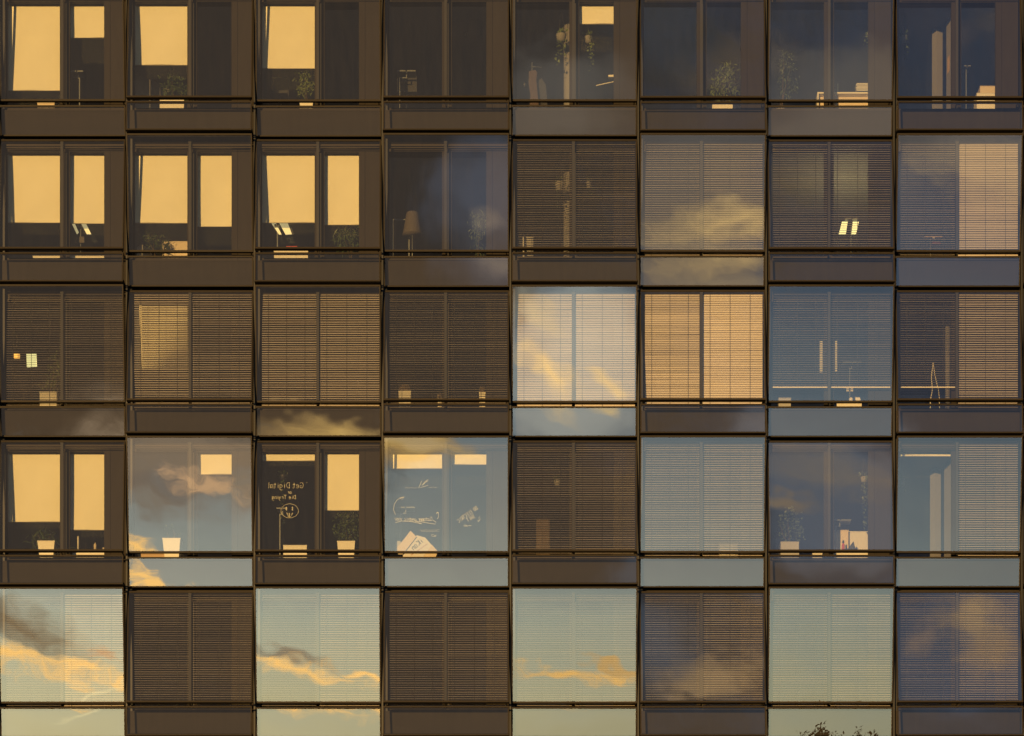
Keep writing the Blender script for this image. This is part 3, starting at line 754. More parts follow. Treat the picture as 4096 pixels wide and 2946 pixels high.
boxthing('storage_box', 'brown cardboard box on a white shelf, right pane of rightmost window, top row', 'box', q(1880, 764, .8), q(2060, 824, .8), .3, 'card', .8)
boxthing('shelf_unit', 'white two tier shelf under the brown box, rightmost window, top row', 'shelf', q(1850, 826, .75), q(2060, 870, .75), .4, 'white', .75, k=0)
uplight('small steel uplighter head, right pane of rightmost window, top row', 0, q(1755, 0, 1.0).x, q(0, 608, 1.0).z, 1.0, .17)

# --- second row
q = Q(0, 500); K = 1
t = uplight('lit twin tube uplighter below the blind, right pane of leftmost window, second row', K, q(712, 0, .9).x, q(0, 905, .9).z, .9, .10)
lit_head(t, [[q(635, 872, .86), q(662, 872, .86), q(697, 950, .86), q(680, 968, .86)], [q(718, 872, .86), q(760, 872, .86), q(808, 968, .86), q(768, 968, .86)]], 'litdim')
boxthing('picture_card', 'two small cards on the lamp pole, leftmost window, second row', 'card', q(667, 992, .84), q(745, 1045, .84), .01, 'shade', .84)
boxthing('low_cabinet', 'long low white cabinet along the sill, leftmost window, second row', 'cabinet', q(292, 1162, .66), q(940, 1185, .66), .2, 'white', .66, k=K)
boxthing('wall_cupboard', 'sunlit yellow cupboard doors behind a plant, second window, second row', 'cupboard', q(1440, 1033, 1.0), q(1700, 1160, 1.0), .4, 'card', 1.0, k=K)
p = bl(q, [(1290, 1000, 30), (1360, 1020, 34), (1420, 1050, 34), (1470, 1070, 22), (1390, 1090, 40)])
plant('spreading dark plant before yellow cupboards, second window, second row', K, q(1400, 0).x, .8, p, 240, .12, .035, (.3, .4, .15), 'leaf')
t = thing('partition_screen', 'small grey glass screen with a sloping edge, second window, second row', 'screen', (q(1215, 0, 1.0).x, 1.0, zfloor(K)))
mb = MB(); pp = [Vector((q(1212, 0, 1.0).x, 1.0, zfloor(K))), Vector((q(1345, 0, 1.3).x, 1.3, zfloor(K))), q(1345, 1105, 1.3), q(1250, 1058, 1.1), q(1212, 1085, 1.0)]
mb.add(pp + [v + Vector((0, .02, 0)) for v in pp], [(0, 1, 2, 3, 4), (9, 8, 7, 6, 5)] + [(i, i + 5, (i + 1) % 5 + 5, (i + 1) % 5) for i in range(5)]); mb.build('panel', M['grey'], t)
q = Q(1024, 500)
t = uplight('lit slanted uplighter below the blind, left pane of third window, second row', K, q(190, 0, .9).x, q(0, 905, .9).z, .9, .12)
lit_head(t, [[q(137, 872, .86), q(176, 872, .86), q(226, 970, .86), q(205, 972, .86)], [q(208, 872, .86), q(282, 872, .86), q(318, 968, .86), q(262, 972, .86)]], 'litdim')
mb = MB(); mb.hexa([q(282, 870, .88), q(300, 870, .88), q(337, 974, .88), q(318, 974, .88)], [q(282, 870, .9), q(300, 870, .9), q(337, 974, .9), q(318, 974, .9)]); mb.build('lamp_rim', M['dark'], t)
boxthing('low_cabinet', 'low white desk top beneath the lit lamp, third window, second row', 'desk', q(160, 1118, .66), q(460, 1180, .66), .2, 'white', .66, k=K)
boxthing('book', 'thin red book lying on the white desk, third window, second row', 'book', q(270, 1076, .78), q(362, 1090, .78), .15, 'red', .78, k=K)
p = bl(q, [(760, 930, 34), (830, 930, 34), (880, 960, 26), (740, 1000, 30), (820, 1010, 34), (880, 1050, 30), (780, 1060, 30)])
plant('broad strappy palm in a white pot, right pane of third window, second row', K, q(838, 0).x, .8, p, 190, .24, .04, (.16, .18, .2), 'leaf', 1.0)
t = thing('floor_lamp', 'floor lamp with a wide dark shade, left pane of fourth window, second row', 'lamp', (q(1385, 0, .85).x, .85, zfloor(K)))
xs = q(1385, 0, .85).x
mb = MB(); zt, zb = q(0, 782, .85).z, q(0, 975, .85).z
mb.lathe((xs, .85, zb), [(.235, 0), (.225, .03), (.145, (zt - zb) - .02), (.135, zt - zb)], 32); mb.build('lamp_shade', M['shade'], t)
mb = MB(); mb.tube([(xs, .85, zfloor(K)), (xs, .85, zb + .05)], .012, 8); mb.build('pole', M['steel'], t)
mb = MB(); mb.lathe((xs, .85, zfloor(K)), [(.15, 0), (.15, .02), (.02, .03)]); mb.build('foot', M['steel'], t)
t = thing('clothes_rail', 'thin square steel rail behind the shaded lamp, fourth window, second row', 'rail', (q(1250, 0, 1.1).x, 1.1, zfloor(K)))
mb = MB(); zt = q(0, 836, 1.1).z; xa, xb = q(1212, 0, 1.1).x, q(1356, 0, 1.1).x
mb.box(xa - .014, xa + .014, 1.09, 1.118, zfloor(K), zt); mb.box(xb - .014, xb + .014, 1.09, 1.118, zfloor(K), zt); mb.box(xa + .015, xb - .015, 1.092, 1.116, zt - .025, zt - .001); mb.build('frame', M['steel'], t)
p = bl(q, [(1960, 800, 24), (1930, 850, 30), (2000, 850, 24), (1940, 920, 30), (2000, 930, 28), (1960, 1000, 30), (1950, 1070, 30), (1980, 1130, 30)])
plant('tall narrow leaved plant in blue shade, right pane of fourth window, second row', K, q(1965, 0).x, .8, p, 330, .12, .026, (.3, .36, .12), 'leafb', .8)
q = Q(2048, 500)
column('pale round column glimpsed through open slats, fifth window, second row', K, q(455, 0, 1.5).x, q(560, 0, 1.5).x, 0, 1.5)
trailing('white hanging pot beside the column behind slats, fifth window, second row', K, pt(418, 515 + 0, 80, 70), [(-.08, .4), (-.04, .6)], .9, 'leaf', 13)
trailing('small hanging pot behind slats, right half of fifth window, second row', K, pt(680, 505, 50, 60), [(.05, .3), (.08, .4)], .9, 'leaf', 14)
boxthing('low_cabinet', 'pale green cabinet behind slats, lower left of fifth window, second row', 'cabinet', q(32, 992, .8), q(188, 1100, .8), .3, 'grey', .8, k=K)
q = Q(3072, 500)
t = uplight('brightly lit twin tube uplighter behind slats, seventh window, second row', K, q(735, 0, .9).x, q(0, 850, .9).z, .9, .3)
lit_head(t, [[q(656, 858, .86), q(706, 858, .86), q(690, 966, .86), q(628, 966, .86)], [q(752, 858, .86), q(806, 858, .86), q(780, 966, .86), q(740, 966, .86)]], 'lit')
pl_ = bpy.data.lights.new('lamp_light', 'AREA'); pl_.energy = 22; pl_.size = 1.2; pl_.color = (1, .85, .40)
lo = bpy.data.objects.new('lamp_light', pl_); COL.objects.link(lo); lo.parent = t; lo.location = (0, 1.0, q(0, 840, .9).z - zfloor(K)); lo.rotation_euler = (R(180), 0, 0)
trailing('dark vine against the lit room behind slats, seventh window, second row', K, pt(905, 480, 70, 60), [(-.10, .7), (-.07, .5)], .9, 'leaf', 15)
t = thing('desk_bracket', 'small red desk shelf with round lamp behind slats, rightmost window, second row', 'shelf', (q(1460, 0, .8).x, .8, zfloor(K)))
mb = MB(); mb.box(q(1385, 0, .8).x, q(1545, 0, .8).x, .78, .9, q(0, 997, .8).z, q(0, 985, .8).z); mb.build('shelf', M['wood'], t)
mb = MB(); mb.tube([Vector((q(1440, 0, .85).x, .86, zfloor(K))), q(1440, 990, .86)], .012, 6); mb.build('post', M['steel'], t)
mb = MB(); mb.lathe(q(1468, 1015, .84), [(.012, 0), (.03, .015), (.03, .03), (.012, .045)], 12); mb.build('lamp_bulb', M['white'], t)
mb = MB(); mb.box(q(1455, 0, .8).x, q(1530, 0, .8).x, .8, .9, q(0, 1056, .8).z, q(0, 1040, .8).z); mb.build('tray', M['red'], t)

# --- third row
q = Q(0, 1120); K = 2
t = thing('wall_lamp', 'small orange glowing lamp behind slats, leftmost window, third row', 'lamp', q(148, 693, 2.2))
mb = MB(); a, b = q(123, 656, 2.2), q(173, 692, 2.2); mb.box(a.x, b.x, 2.2, 2.26, b.z, a.z); mb.build('lamp_shade', M['litor'], t)
mb = MB(); mb.tube([((a.x + b.x) / 2, 2.23, a.z), ((a.x + b.x) / 2, 2.23, CEIL + rz(K))], .006, 5); mb.build('cord', M['cord'], t)
t = thing('pendant_lamp', 'square yellow lit pendant panel behind slats, leftmost window, third row', 'lamp', q(278, 770, 2.0))
pq = [q(238, 770, 2.0), q(325, 766, 2.0), q(320, 656, 2.0), q(233, 658, 2.0)]
mb = MB(); mb.hexa(pq, [v + Vector((0, .05, 0)) for v in pq]); mb.build('diffuser', M['lit'], t)
mb = MB(); mb.tube([pq[2], Vector((pq[2].x, 2.0, CEIL + rz(K)))], .005, 5); mb.tube([pq[3], Vector((pq[3].x, 2.0, CEIL + rz(K)))], .005, 5); mb.build('cord', M['cord'], t)
p = bl(q, [(500, 720, 40), (480, 800, 40), (520, 860, 44), (470, 930, 40)])
plant('faint green plant in a white box behind slats, leftmost window, third row', K, q(435, 0, .7).x, .8, p, 200, .1, .04, ((512 - 358) / z_ / S, (512 - 358) / z_ / S, q(0, 1018, .8).z - zfloor(K)), 'leafl')
q = Q(1024, 1120)
def cactus(label, xc, ztop_pot, pw, ctop, k=2):
    t = thing('cactus', label, 'plant', (xc, .75, zfloor(k)))
    mb = MB(); mb.sqpot((xc, .75, zfloor(k)), pw * .9, pw, ztop_pot - zfloor(k)); mb.build('pot', M['white'], t)
    h = ctop - ztop_pot; r = pw * .48
    mb = MB(); n = 24; rings = []
    prof = [(r * .7, -.02), (r, h * .35), (r * .95, h * .65), (r * .6, h * .92), (r * .1, h)]
    for rr, z in prof: rings += [(xc + rr * (1 + .10 * (i % 2)) * math.cos(2 * math.pi * i / n), .75 + rr * (1 + .10 * (i % 2)) * math.sin(2 * math.pi * i / n), ztop_pot + z) for i in range(n)]
    mb.add(rings, [(j * n + i, j * n + (i + 1) % n, (j + 1) * n + (i + 1) % n, (j + 1) * n + i) for j in range(4) for i in range(n)] + [tuple(range(4 * n, 5 * n))], True)
    mb.build('cactus_body', M['stem'], t)
    sp_ = MB()
    for _ in range(90):
        a_ = random.uniform(0, 6.28); f = random.random(); rr = r * (1 - f * f * .6)
        pz = ztop_pot + h * f; d_ = Vector((math.cos(a_), math.sin(a_), .3)); p0 = Vector((xc, .75, pz)) + Vector((math.cos(a_), math.sin(a_), 0)) * rr
        sp_.tube([p0, p0 + d_ * .02], [.0025, .0008], 3)
    sp_.build('spines', M['card'], t)
cactus('large round cactus in a square white pot behind slats, fourth window, third row', q(1320, 0, .75).x, q(0, 1002, .75).z, 110 / z_ / S, q(0, 932, .75).z)
cactus('slim small cactus by the mullion behind slats, fourth window, third row', q(1627, 0, .75).x, q(0, 1055, .75).z, 34 / z_ / S, q(0, 1008, .75).z)
cactus('upright cactus in a small pot, right half of fourth window, third row', q(2005, 0, .75).x, q(0, 1008, .75).z, 54 / z_ / S, q(0, 945, .75).z)
q = Q(3072, 1120)
for i, (xa, xb, ya, yb, wd) in enumerate(((458, 484, 545, 822, 'left'), (590, 612, 540, 812, 'right'))):
    t = thing('hanging_banner', f'narrow pale hanging strip, {wd} of the mullion, seventh window, third row', 'banner', q((xa + xb) / 2, yb, .56))
    a, b = q(xa, ya, .56), q(xb, yb, .56)
    mb = MB(); mb.box(a.x, b.x, .56, .565, b.z, a.z); mb.build('cloth', M['white'], t)
    mb = MB(); mb.tube([((a.x + b.x) / 2, .5625, a.z), ((a.x + b.x) / 2, .5625, CEIL + rz(K))], .003, 4); mb.build('cord', M['cord'], t)
t = uplight('slim steel uplighter above a white planter, seventh window, third row', K, q(740, 0, .85).x, q(0, 748, .85).z, .85, 170 / z_ / S, pole=q(723, 0, .85).x)
for xa in (694, 732):
    mb = MB(); a, b = q(xa, 952, .82), q(xa + 22, 988, .82); mb.box(a.x, b.x, .82, .83, b.z, a.z); mb.build('card', M['white'], t)
boxthing('planter_box', 'plain white planter box behind the rail, seventh window, third row', 'planter', q(608, 1092, .72), q(830, 1130, .72), .28, 'white', .72, k=K)
t = thing('desk_fan', 'small white fan like device on the planter box, seventh window, third row', 'fan', (q(760, 0, .85).x, .85, q(0, 1090, .85).z))
mb = MB(); mb.lathe((q(735, 0, .85).x, .85, q(0, 1090, .85).z), [(.05, 0), (.06, .02), (.045, .06), (.05, .09), (.03, .12)], 16); mb.build('base', M['white'], t)
mb = MB(); mb.prism([(q(x, y, .85).x, q(x, y, .85).z) for x, y in ((770, 1036), (808, 1040), (820, 1068), (800, 1082), (775, 1070))], .82, .88); mb.build('head', M['white'], t)
boxthing('storage_box', 'grey box on the sill under the short blind, left pane of seventh window, third row', 'box', q(95, 1046, .8), q(202, 1120, .8), .3, 'grey', .8, k=K)
t = thing('cable_bundle', 'pair of pale arching cables under the short blind, rightmost window, third row', 'cable', (q(1460, 0, .8).x, .8, zfloor(K)))
mb = MB(); mb.tube([Vector((q(1435, 0, .8).x, .8, zfloor(K))), q(1440, 1060), q(1456, 980), q(1452, 920), q(1448, 860), q(1464, 735)], .012, 6)
mb.tube([Vector((q(1520, 0, .8).x, .8, zfloor(K))), q(1518, 1040), q(1508, 960), q(1495, 920), q(1476, 830), q(1464, 735)], .009, 6); mb.build('cable', M['white'], t)
column('thin pale column behind the short blind, rightmost window, third row', K, q(1570, 0, 1.8).x, q(1612, 0, 1.8).x, 0, 1.8)

# --- fourth row
q = Q(0, 1720); K = 3
p = bl(q, [(330, 940, 40), (400, 930, 44), (450, 940, 44), (300, 1000, 40), (400, 990, 40), (480, 980, 36)])
plant('spiky dragon plant in a square white pot, left pane of leftmost window, fourth row', K, q(421, 0).x, .8, p, 110, .24, .028, (.28, (497 - 345) / z_ / S, q(0, 1005).z - zfloor(K)), 'leaf', .2)
boxthing('low_cabinet', 'low white shelf with small things on it, right pane of leftmost window, fourth row', 'cabinet', q(642, 1062, .7), q(960, 1120, .7), .25, 'white', .7, k=K)
t = thing('candle', 'tall thin pale candle on the white shelf, leftmost window, fourth row', 'candle', (q(692, 0, .75).x, .75, q(0, 1060, .75).z))
mb = MB(); mb.lathe((q(692, 0, .75).x, .75, q(0, 1062, .75).z + .002), [(.020, 0), (.019, .30), (.008, .32)], 12); mb.build('wax', M['white'], t)
t = thing('bottle', 'short tan bottle on the white shelf, leftmost window, fourth row', 'bottle', (q(843, 0, .75).x, .75, q(0, 1060, .75).z))
mb = MB(); mb.lathe((q(843, 0, .75).x, .75, q(0, 1062, .75).z + .002), [(.032, 0), (.032, .11), (.014, .135), (.014, .16)], 14); mb.build('glass', M['card'], t)
t = thing('bowl', 'small yellow bowl at the right end of the shelf, leftmost window, fourth row', 'bowl', (q(922, 0, .75).x, .75, q(0, 1060, .75).z))
mb = MB(); mb.lathe((q(922, 0, .75).x, .75, q(0, 1062, .75).z + .002), [(.02, 0), (.038, .02), (.042, .035), (.03, .036)], 14); mb.build('glaze', M['card'], t)
p = bl(q, [(1480, 920, 30), (1530, 890, 30), (1560, 930, 30), (1500, 860, 20)])
plant('bare little plant in a tall tapered white pot, second window, fourth row', K, q(1529, 0, .8).x, .8, p, 26, .06, .02, (.30, (1607 - 1450) / z_ / S * 1.01, q(0, 982).z - zfloor(K)), 'leafl')
boxthing('wooden_shelf', 'low wooden shelf board beside the white pot, second window, fourth row', 'shelf', q(1222, 1098, .68), q(1465, 1120, .68), .2, 'wood', .68, k=K)
q = Q(1024, 1720)
boxthing('planter_box', 'wide white box under the window writing, left pane of third window, fourth row', 'box', q(242, 1022), q(450, 1120), .3, 'white', .8, k=K)
uplight('steel uplighter behind the window writing, left pane of third window, fourth row', K, q(235, 0, 1.1).x, q(0, 708, 1.1).z, 1.1, .26, pole=q(212, 0, 1.1).x)
trailing('dim green vine behind the window writing, third window, fourth row', K, pt(240, 400, 60, 50, 1.3), [(-.04, .6), (.02, 1.2), (.05, .3)], 1.3, 'leaf', 17, 'dark')
p = bl(q, [(760, 760, 36), (830, 750, 38), (790, 820, 40), (870, 820, 34), (740, 880, 34), (820, 890, 44), (880, 900, 24), (770, 950, 40), (850, 950, 34)])
plant('dense bushy tree in a white tapered pot, right pane of third window, fourth row', K, q(803, 0).x, .8, p, 520, .085, .05, (.34, (882 - 725) / z_ / S, q(0, 1008).z - zfloor(K)), 'leaf')
uplight('steel uplighter above the lettered box, left pane of fourth window, fourth row', K, q(1326, 0, 1.1).x, q(0, 700, 1.1).z, 1.1, 170 / z_ / S, pole=q(1280, 0, 1.1).x)
# lettered cardboard box leaning on the sill
t = thing('cardboard_box', 'lettered cardboard box lying tilted with flaps open, fourth window, fourth row', 'box', (q(1420, 0, .75).x, .75, zfloor(K)))
def poly(pts, y0, dy, name, m, lab=None):
    mb = MB(); mb.prism([(q(x, y, y0).x, q(x, y, y0).z) for x, y in pts], y0, y0 + dy); mb.build(name, M[m], t, lab)
poly([(1368, 895), (1422, 946), (1300, 1104), (1262, 1104), (1250, 1045), (1306, 975)], .74, .02, 'top_flap', 'card', 'sunlit cream top flap of the box')
poly([(1424, 934), (1500, 955), (1556, 1020), (1480, 1130), (1302, 1130), (1302, 1104)], .78, .30, 'body', 'paper')
poly([(1558, 1018), (1612, 1078), (1590, 1130), (1482, 1130)], .75, .02, 'side_flap', 'card')
poly([(1240, 985), (1272, 985), (1290, 1000), (1250, 1045), (1262, 1104), (1235, 1080), (1225, 1040)], .80, .02, 'rear_flap', 'grey')
boxM = t
q = Q(2048, 1720)
boxthing('cardboard_box', 'striped looking box seen through the slats, fifth window, fourth row', 'box', q(215, 790, .75), q(335, 1090, .75), .3, 'stem', .75, k=K)
trailing('faint hanging pot behind the slats, left half of fifth window, fourth row', K, pt(400, 450, 60, 50), [(-.03, .3)], .9, 'leaf', 19)
boxthing('low_cabinet', 'pale cabinet glimpsed low behind the slats, sixth window, fourth row', 'cabinet', q(1840, 1010, .8), q(2000, 1100, .8), .3, 'white', .8, k=K)
q = Q(3072, 1720)
p = bl(q, [(180, 720, 28), (150, 780, 36), (220, 770, 34), (110, 860, 40), (190, 850, 40), (260, 850, 30), (90, 920, 34), (160, 930, 40), (250, 930, 34), (290, 900, 20), (180, 980, 34)])
plant('round leaved little tree in a grey planter, left pane of seventh window, fourth row', K, q(185, 0).x, .8, p, 330, .07, .055, ((270 - 105) / z_ / S, (270 - 105) / z_ / S * .98, q(0, 1015).z - zfloor(K)), 'leafb', potm='grey')
uplight('steel uplighter over a desk, right pane of seventh window, fourth row', K, q(635, 0, .95).x, q(0, 812, .95).z, .95, 190 / z_ / S, pole=q(602, 0, .95).x)
boxthing('cupboard', 'sunlit cream cupboard with grooved side, seventh window, fourth row', 'cupboard', q(560, 888, 1.1), q(712, 1100, 1.1), .3, 'card', 1.1, k=K)
boxthing('cupboard', 'shaded grey cupboard right of the cream one, seventh window, fourth row', 'cupboard', q(716, 900, 1.25), q(905, 1100, 1.25), .3, 'paper', 1.25, k=K)
boxthing('low_cabinet', 'white desk top along the sill, right pane of seventh window, fourth row', 'desk', q(570, 1063, .7), q(900, 1120, .7), .25, 'white', .7, k=K)
t = thing('bottle', 'slim red bottle with dark top on the desk, seventh window, fourth row', 'bottle', (q(667, 0, .8).x, .8, q(0, 1063, .8).z))
zb = q(0, 1062, .8).z
mb = MB(); mb.lathe((q(667, 0, .8).x, .8, zb + .002), [(.035, 0), (.036, .09), (.03, .12), (.018, .15)], 14); mb.build('body', M['red'], t)
mb = MB(); mb.lathe((q(667, 0, .8).x, .8, zb + .153), [(.02, 0), (.026, .025), (.02, .06), (.008, .07)], 14); mb.build('cap', M['dark'], t)
t = thing('desk_sign', 'dark triangular stand beside the red bottle, seventh window, fourth row', 'stand', (q(742, 0, .85).x, .85, zb))
mb = MB(); mb.prism([(q(x, y, .85).x, q(x, y, .85).z) for x, y in ((700, 1062), (757, 988), (778, 1062))], .85, .92); mb.build('plate', M['dark'], t)
trailing('long leafy vine along the frame, right pane of seventh window, fourth row', K, (q(850, 420, .9).x, q(0, 420, .9).z, .16, .12), [(-.04, .95), (-.02, 1.2), (.0, .6)], .9, 'leafb', 23)
boxthing('small_box', 'small white box at the foot of the mullion, seventh window, fourth row', 'box', q(395, 1094, .7), q(480, 1120, .7), .12, 'white', .7, k=K)
column('pale column beside a tall partition, rightmost window, fourth row', K, q(1422, 0, 1.8).x, q(1545, 0, 1.8).x, 0, 1.8, square=True)
lean_wall(K, 'tall pale partition by the frame, left pane of rightmost window, fourth row', [Vector((q(1560, 0, 1.5).x, 1.5, zfloor(K))), Vector((q(1632, 0, 1.0).x, 1.0, zfloor(K))), q(1632, 225, 1.0), q(1560, 325, 1.5)])
trailing('pale blue vine in shade, left pane of rightmost window, fourth row', K, pt(1185, 440, 70, 60, 1.2), [(.08, .3), (.02, .2)], 1.2, 'leafb', 25)

# ------------------------------------------------------------------ writing on the inner panes (read from inside, so mirrored from the street)
G = {  # stroke letters on a 4 x 6 grid, lower case x-height 4
 'G': [[(3.6, 5), (2.5, 6), (1, 5.6), (.2, 3.6), (.6, 1), (2, 0), (3.5, .8), (3.6, 2.6), (2, 2.6)]],
 'D': [[(.4, 0), (.4, 6)], [(0, 6), (2.2, 5.8), (3.8, 3.4), (2.8, .8), (0, 0)]],
 'T': [[(0, 6), (4, 6)], [(2, 6), (2, 0)]], 'C': [[(3.6, 5.2), (2, 6), (.4, 4.6), (.2, 2), (1.6, 0), (3.7, .7)]],
 'E': [[(3.4, 6), (.4, 6), (.4, 0), (3.4, 0)], [(.4, 3.1), (2.8, 3.1)]], 'L': [[(.5, 6), (.5, 0), (3.2, 0)]],
 'R': [[(.4, 0), (.4, 6), (2.6, 5.8), (3.2, 4.5), (2.4, 3.2), (.4, 3), (3.4, 0)]], 'I': [[(1, 6), (1, 0)]],
 'S': [[(3.4, 5.2), (2, 6), (.5, 5), (1.2, 3.4), (2.9, 2.5), (3.2, 1), (1.8, 0), (.2, .8)]], 'H': [[(.4, 6), (.4, 0)], [(3.4, 6), (3.4, 0)], [(.4, 3), (3.4, 3)]],
 'O': [[(2, 6), (.5, 5), (.2, 3), (.8, .8), (2, 0), (3.4, 1), (3.8, 3), (3.2, 5.2), (2, 6)]], 'K': [[(.4, 6), (.4, 0)], [(3.2, 6), (.4, 2.8), (3.5, 0)]],
 'e': [[(.3, 2.2), (3, 2.4), (2.6, 3.8), (1.4, 4), (.3, 2.6), (.6, .6), (1.8, 0), (3, .6)]],
 't': [[(1.2, 5.6), (1.2, .6), (2, 0), (2.8, .4)], [(0, 4), (2.8, 4)]], 'i': [[(.8, 4), (.8, 0)], [(.8, 5.2), (.9, 5.5)]],
 'g': [[(2.8, 3.6), (1.4, 4), (.3, 2.4), (1, .5), (2.7, 1.2), (2.8, 4), (2.8, -1.4), (1.6, -2.2), (.3, -1.6)]],
 'a': [[(2.8, 3.6), (1.4, 4), (.3, 2.4), (1, 0), (2.6, 1), (2.8, 4), (2.9, .4), (3.4, 0)]], 'l': [[(.8, 6), (.8, .4), (1.6, 0)]],
 'o': [[(1.6, 4), (.3, 2.6), (.6, .4), (1.8, 0), (3, 1.4), (2.7, 3.4), (1.6, 4)]], 'r': [[(.5, 4), (.6, 0)], [(.6, 2.4), (1.6, 3.9), (2.6, 3.6)]],
 'y': [[(.3, 4), (.6, 1.4), (1.8, .8), (2.9, 4), (2.7, -1.6), (1.2, -2.2)]], 'n': [[(.4, 4), (.5, 0)], [(.5, 2.8), (1.8, 4), (2.8, 3), (2.8, 0)]],
 'c': [[(2.7, 3.4), (1.5, 4), (.3, 2.2), (1, .2), (2.8, .5)]], 'u': [[(.3, 4), (.4, 1), (1.5, 0), (2.7, 1), (2.8, 4), (2.9, 0)]],
 's': [[(2.6, 3.6), (1.2, 4), (.6, 2.9), (2.4, 1.5), (1.8, 0), (.2, .5)]], 'm': [[(.3, 4), (.4, 0)], [(.4, 3), (1.3, 4), (1.9, 3), (1.9, 0)], [(1.9, 3), (2.9, 4), (3.5, 3), (3.5, 0)]],
 'v': [[(.3, 4), (1.5, 0), (2.8, 4)]], 'w': [[(.2, 4), (1, 0), (1.9, 3), (2.8, 0), (3.6, 4)]],
 '$': [[(3, 4.8), (1.6, 5.4), (.5, 4.2), (2.6, 2.4), (2.2, .8), (.3, 1.2)], [(1.6, 6.2), (1.6, 0)]], ' ': [], '.': [[(1, 0), (1.1, .3)]],
 'A': [[(.2, 0), (1.8, 6), (3.4, 0)], [(.8, 2.2), (2.8, 2.2)]], 'x': [[(.3, 4), (2.8, 0)], [(.3, 0), (2.8, 4)]]}
def strokes(mb, lines, r, y):
    for ln_ in lines:
        mb.tube([Vector((x, y, z)) for x, z in ln_], r, 4)
def write(mb, text, q, px, py, h, y, ang=0.0, mirror=True, r=.0042, adv=None, curve=0.0):
    """px,py: enlarged picture position where the FIRST letter starts (right-hand end when mirrored); h: capital height in px"""
    u = h / 6.0; pen = 0.0
    for i, ch in enumerate(text):
        rnd = random.Random(i * 7 + len(text))
        for st in G.get(ch, []):
            pts = []
            for gx, gy in st:
                a, b = (pen + gx * u * .8 * (1.25 if adv is None else 1)), gy * u
                ca, sa = math.cos(R(ang)), math.sin(R(ang))
                a2, b2 = a * ca - b * sa, a * sa + b * ca + curve * a * a
                X = px - a2 if mirror else px + a2
                pp_ = q(X, py - b2, y); pts.append((pp_.x, pp_.z))
            strokes(mb, [pts], r, y - .001)
        pen += (adv or (2.4 if ch in 'il tI' else 3.9 if ch.isupper() or ch in 'mw' else 3.2)) * u * (1.22 if adv is None else .95)
YW = YI + .012
q = Q(1024, 1720)
w = windows[2, 3]
def mark(mb, cell, name, lab):
    wd = windows[cell]
    wl_ = Vector((cx(cell[0]), 0, rz(cell[1])))
    me = bpy.data.meshes.new(name); me.from_pydata([Vector(v) - wl_ for v in mb.v], [], mb.f); me.materials.append(M['chalk']); me.update()
    o = bpy.data.objects.new(name, me); COL.objects.link(o); o.parent = wd; o['label'] = lab
mb = MB()
write(mb, 'Get Digital', q, 420, 516, 50, YW); write(mb, 'or', q, 315, 566, 30, YW); write(mb, 'Die Trying', q, 352, 612, 34, YW)
strokes(mb, [[(q(448, 465, YW).x, q(448, 465, YW).z), (q(452, 468, YW).x, q(452, 468, YW).z)]], .006, YW)
mark(mb, (2, 3), 'handwriting', 'mirrored handwriting reading Get Digital or Die Trying')
mb = MB()
c0 = [(298 + 77 * math.cos(t_ * math.pi / 16), 717 + 62 * math.sin(t_ * math.pi / 16)) for t_ in range(33)]
strokes(mb, [[(q(x, y, YW).x, q(x, y, YW).z) for x, y in c0]], .0035, YW)
write(mb, '$', q, 332, 715, 34, YW); write(mb, '$', q, 278, 715, 34, YW); write(mb, '$', q, 305, 770, 34, YW)
for mo in ([(268, 735), (280, 738), (284, 765), (298, 775), (314, 762), (318, 738), (328, 735)], [(272, 735), (276, 748), (284, 748)], [(314, 748), (322, 748), (326, 736)]):
    strokes(mb, [[(q(x, y, YW).x, q(x, y, YW).z) for x, y in mo]], .0035, YW)
mark(mb, (2, 3), 'drawn_face', 'drawn round face with dollar sign eyes and mouth')
mb = MB()
write(mb, 'Customer centric view', q, 1562, 806, 36, YW, ang=-3.5, r=.0036, curve=.0002, adv=2.75)
for ln_ in ([(1525, 440), (1498, 460), (1470, 492)], [(1525, 452), (1500, 466), (1478, 492)], [(1466, 452), (1458, 480), (1438, 517), (1470, 508), (1525, 492)],
            [(1235, 750), (1218, 710), (1225, 660), (1250, 620), (1312, 594)], [(1270, 605), (1315, 594), (1292, 620)],
            [(1605, 790), (1618, 770), (1616, 745), (1605, 728)], [(1598, 745), (1604, 727), (1620, 738)],
            [(1235, 822), (1290, 808), (1370, 812), (1470, 834), (1405, 806)], [(1410, 806), (1500, 822), (1590, 836), (1594, 818), (1565, 800)]):
    strokes(mb, [[(q(x, y, YW).x, q(x, y, YW).z) for x, y in ln_]], .004, YW)
for (xa, xb, yy) in ((1325, 1435, 513), (1532, 1605, 511), (1450, 1625, 890), (1460, 1625, 902)):   # rows of small illegible script
    rnd = random.Random(xa); pts = []
    x = xa
    while x < xb:
        pts.append((q(x, yy, YW).x, q(x, yy + rnd.uniform(-6, 5), YW).z)); x += rnd.uniform(3, 6)
    strokes(mb, [pts], .0018, YW)
strokes(mb, [[(q(x, y, YW).x, q(x, y, YW).z) for x, y in ((1597, 930), (1590, 942), (1570, 945), (1552, 940), (1555, 928), (1572, 930), (1594, 945))]], .003, YW)
mark(mb, (3, 3), 'handwriting', 'mirrored handwriting reading Customer centric view with arrows')
mb = MB()
write(mb, 'DO ELECTRIC', q, 1968, 702, 34, YW, ang=-36, r=.0036, adv=3.6)
write(mb, 'SHIT', q, 1945, 778, 34, YW, ang=-30, r=.0036, adv=3.8)
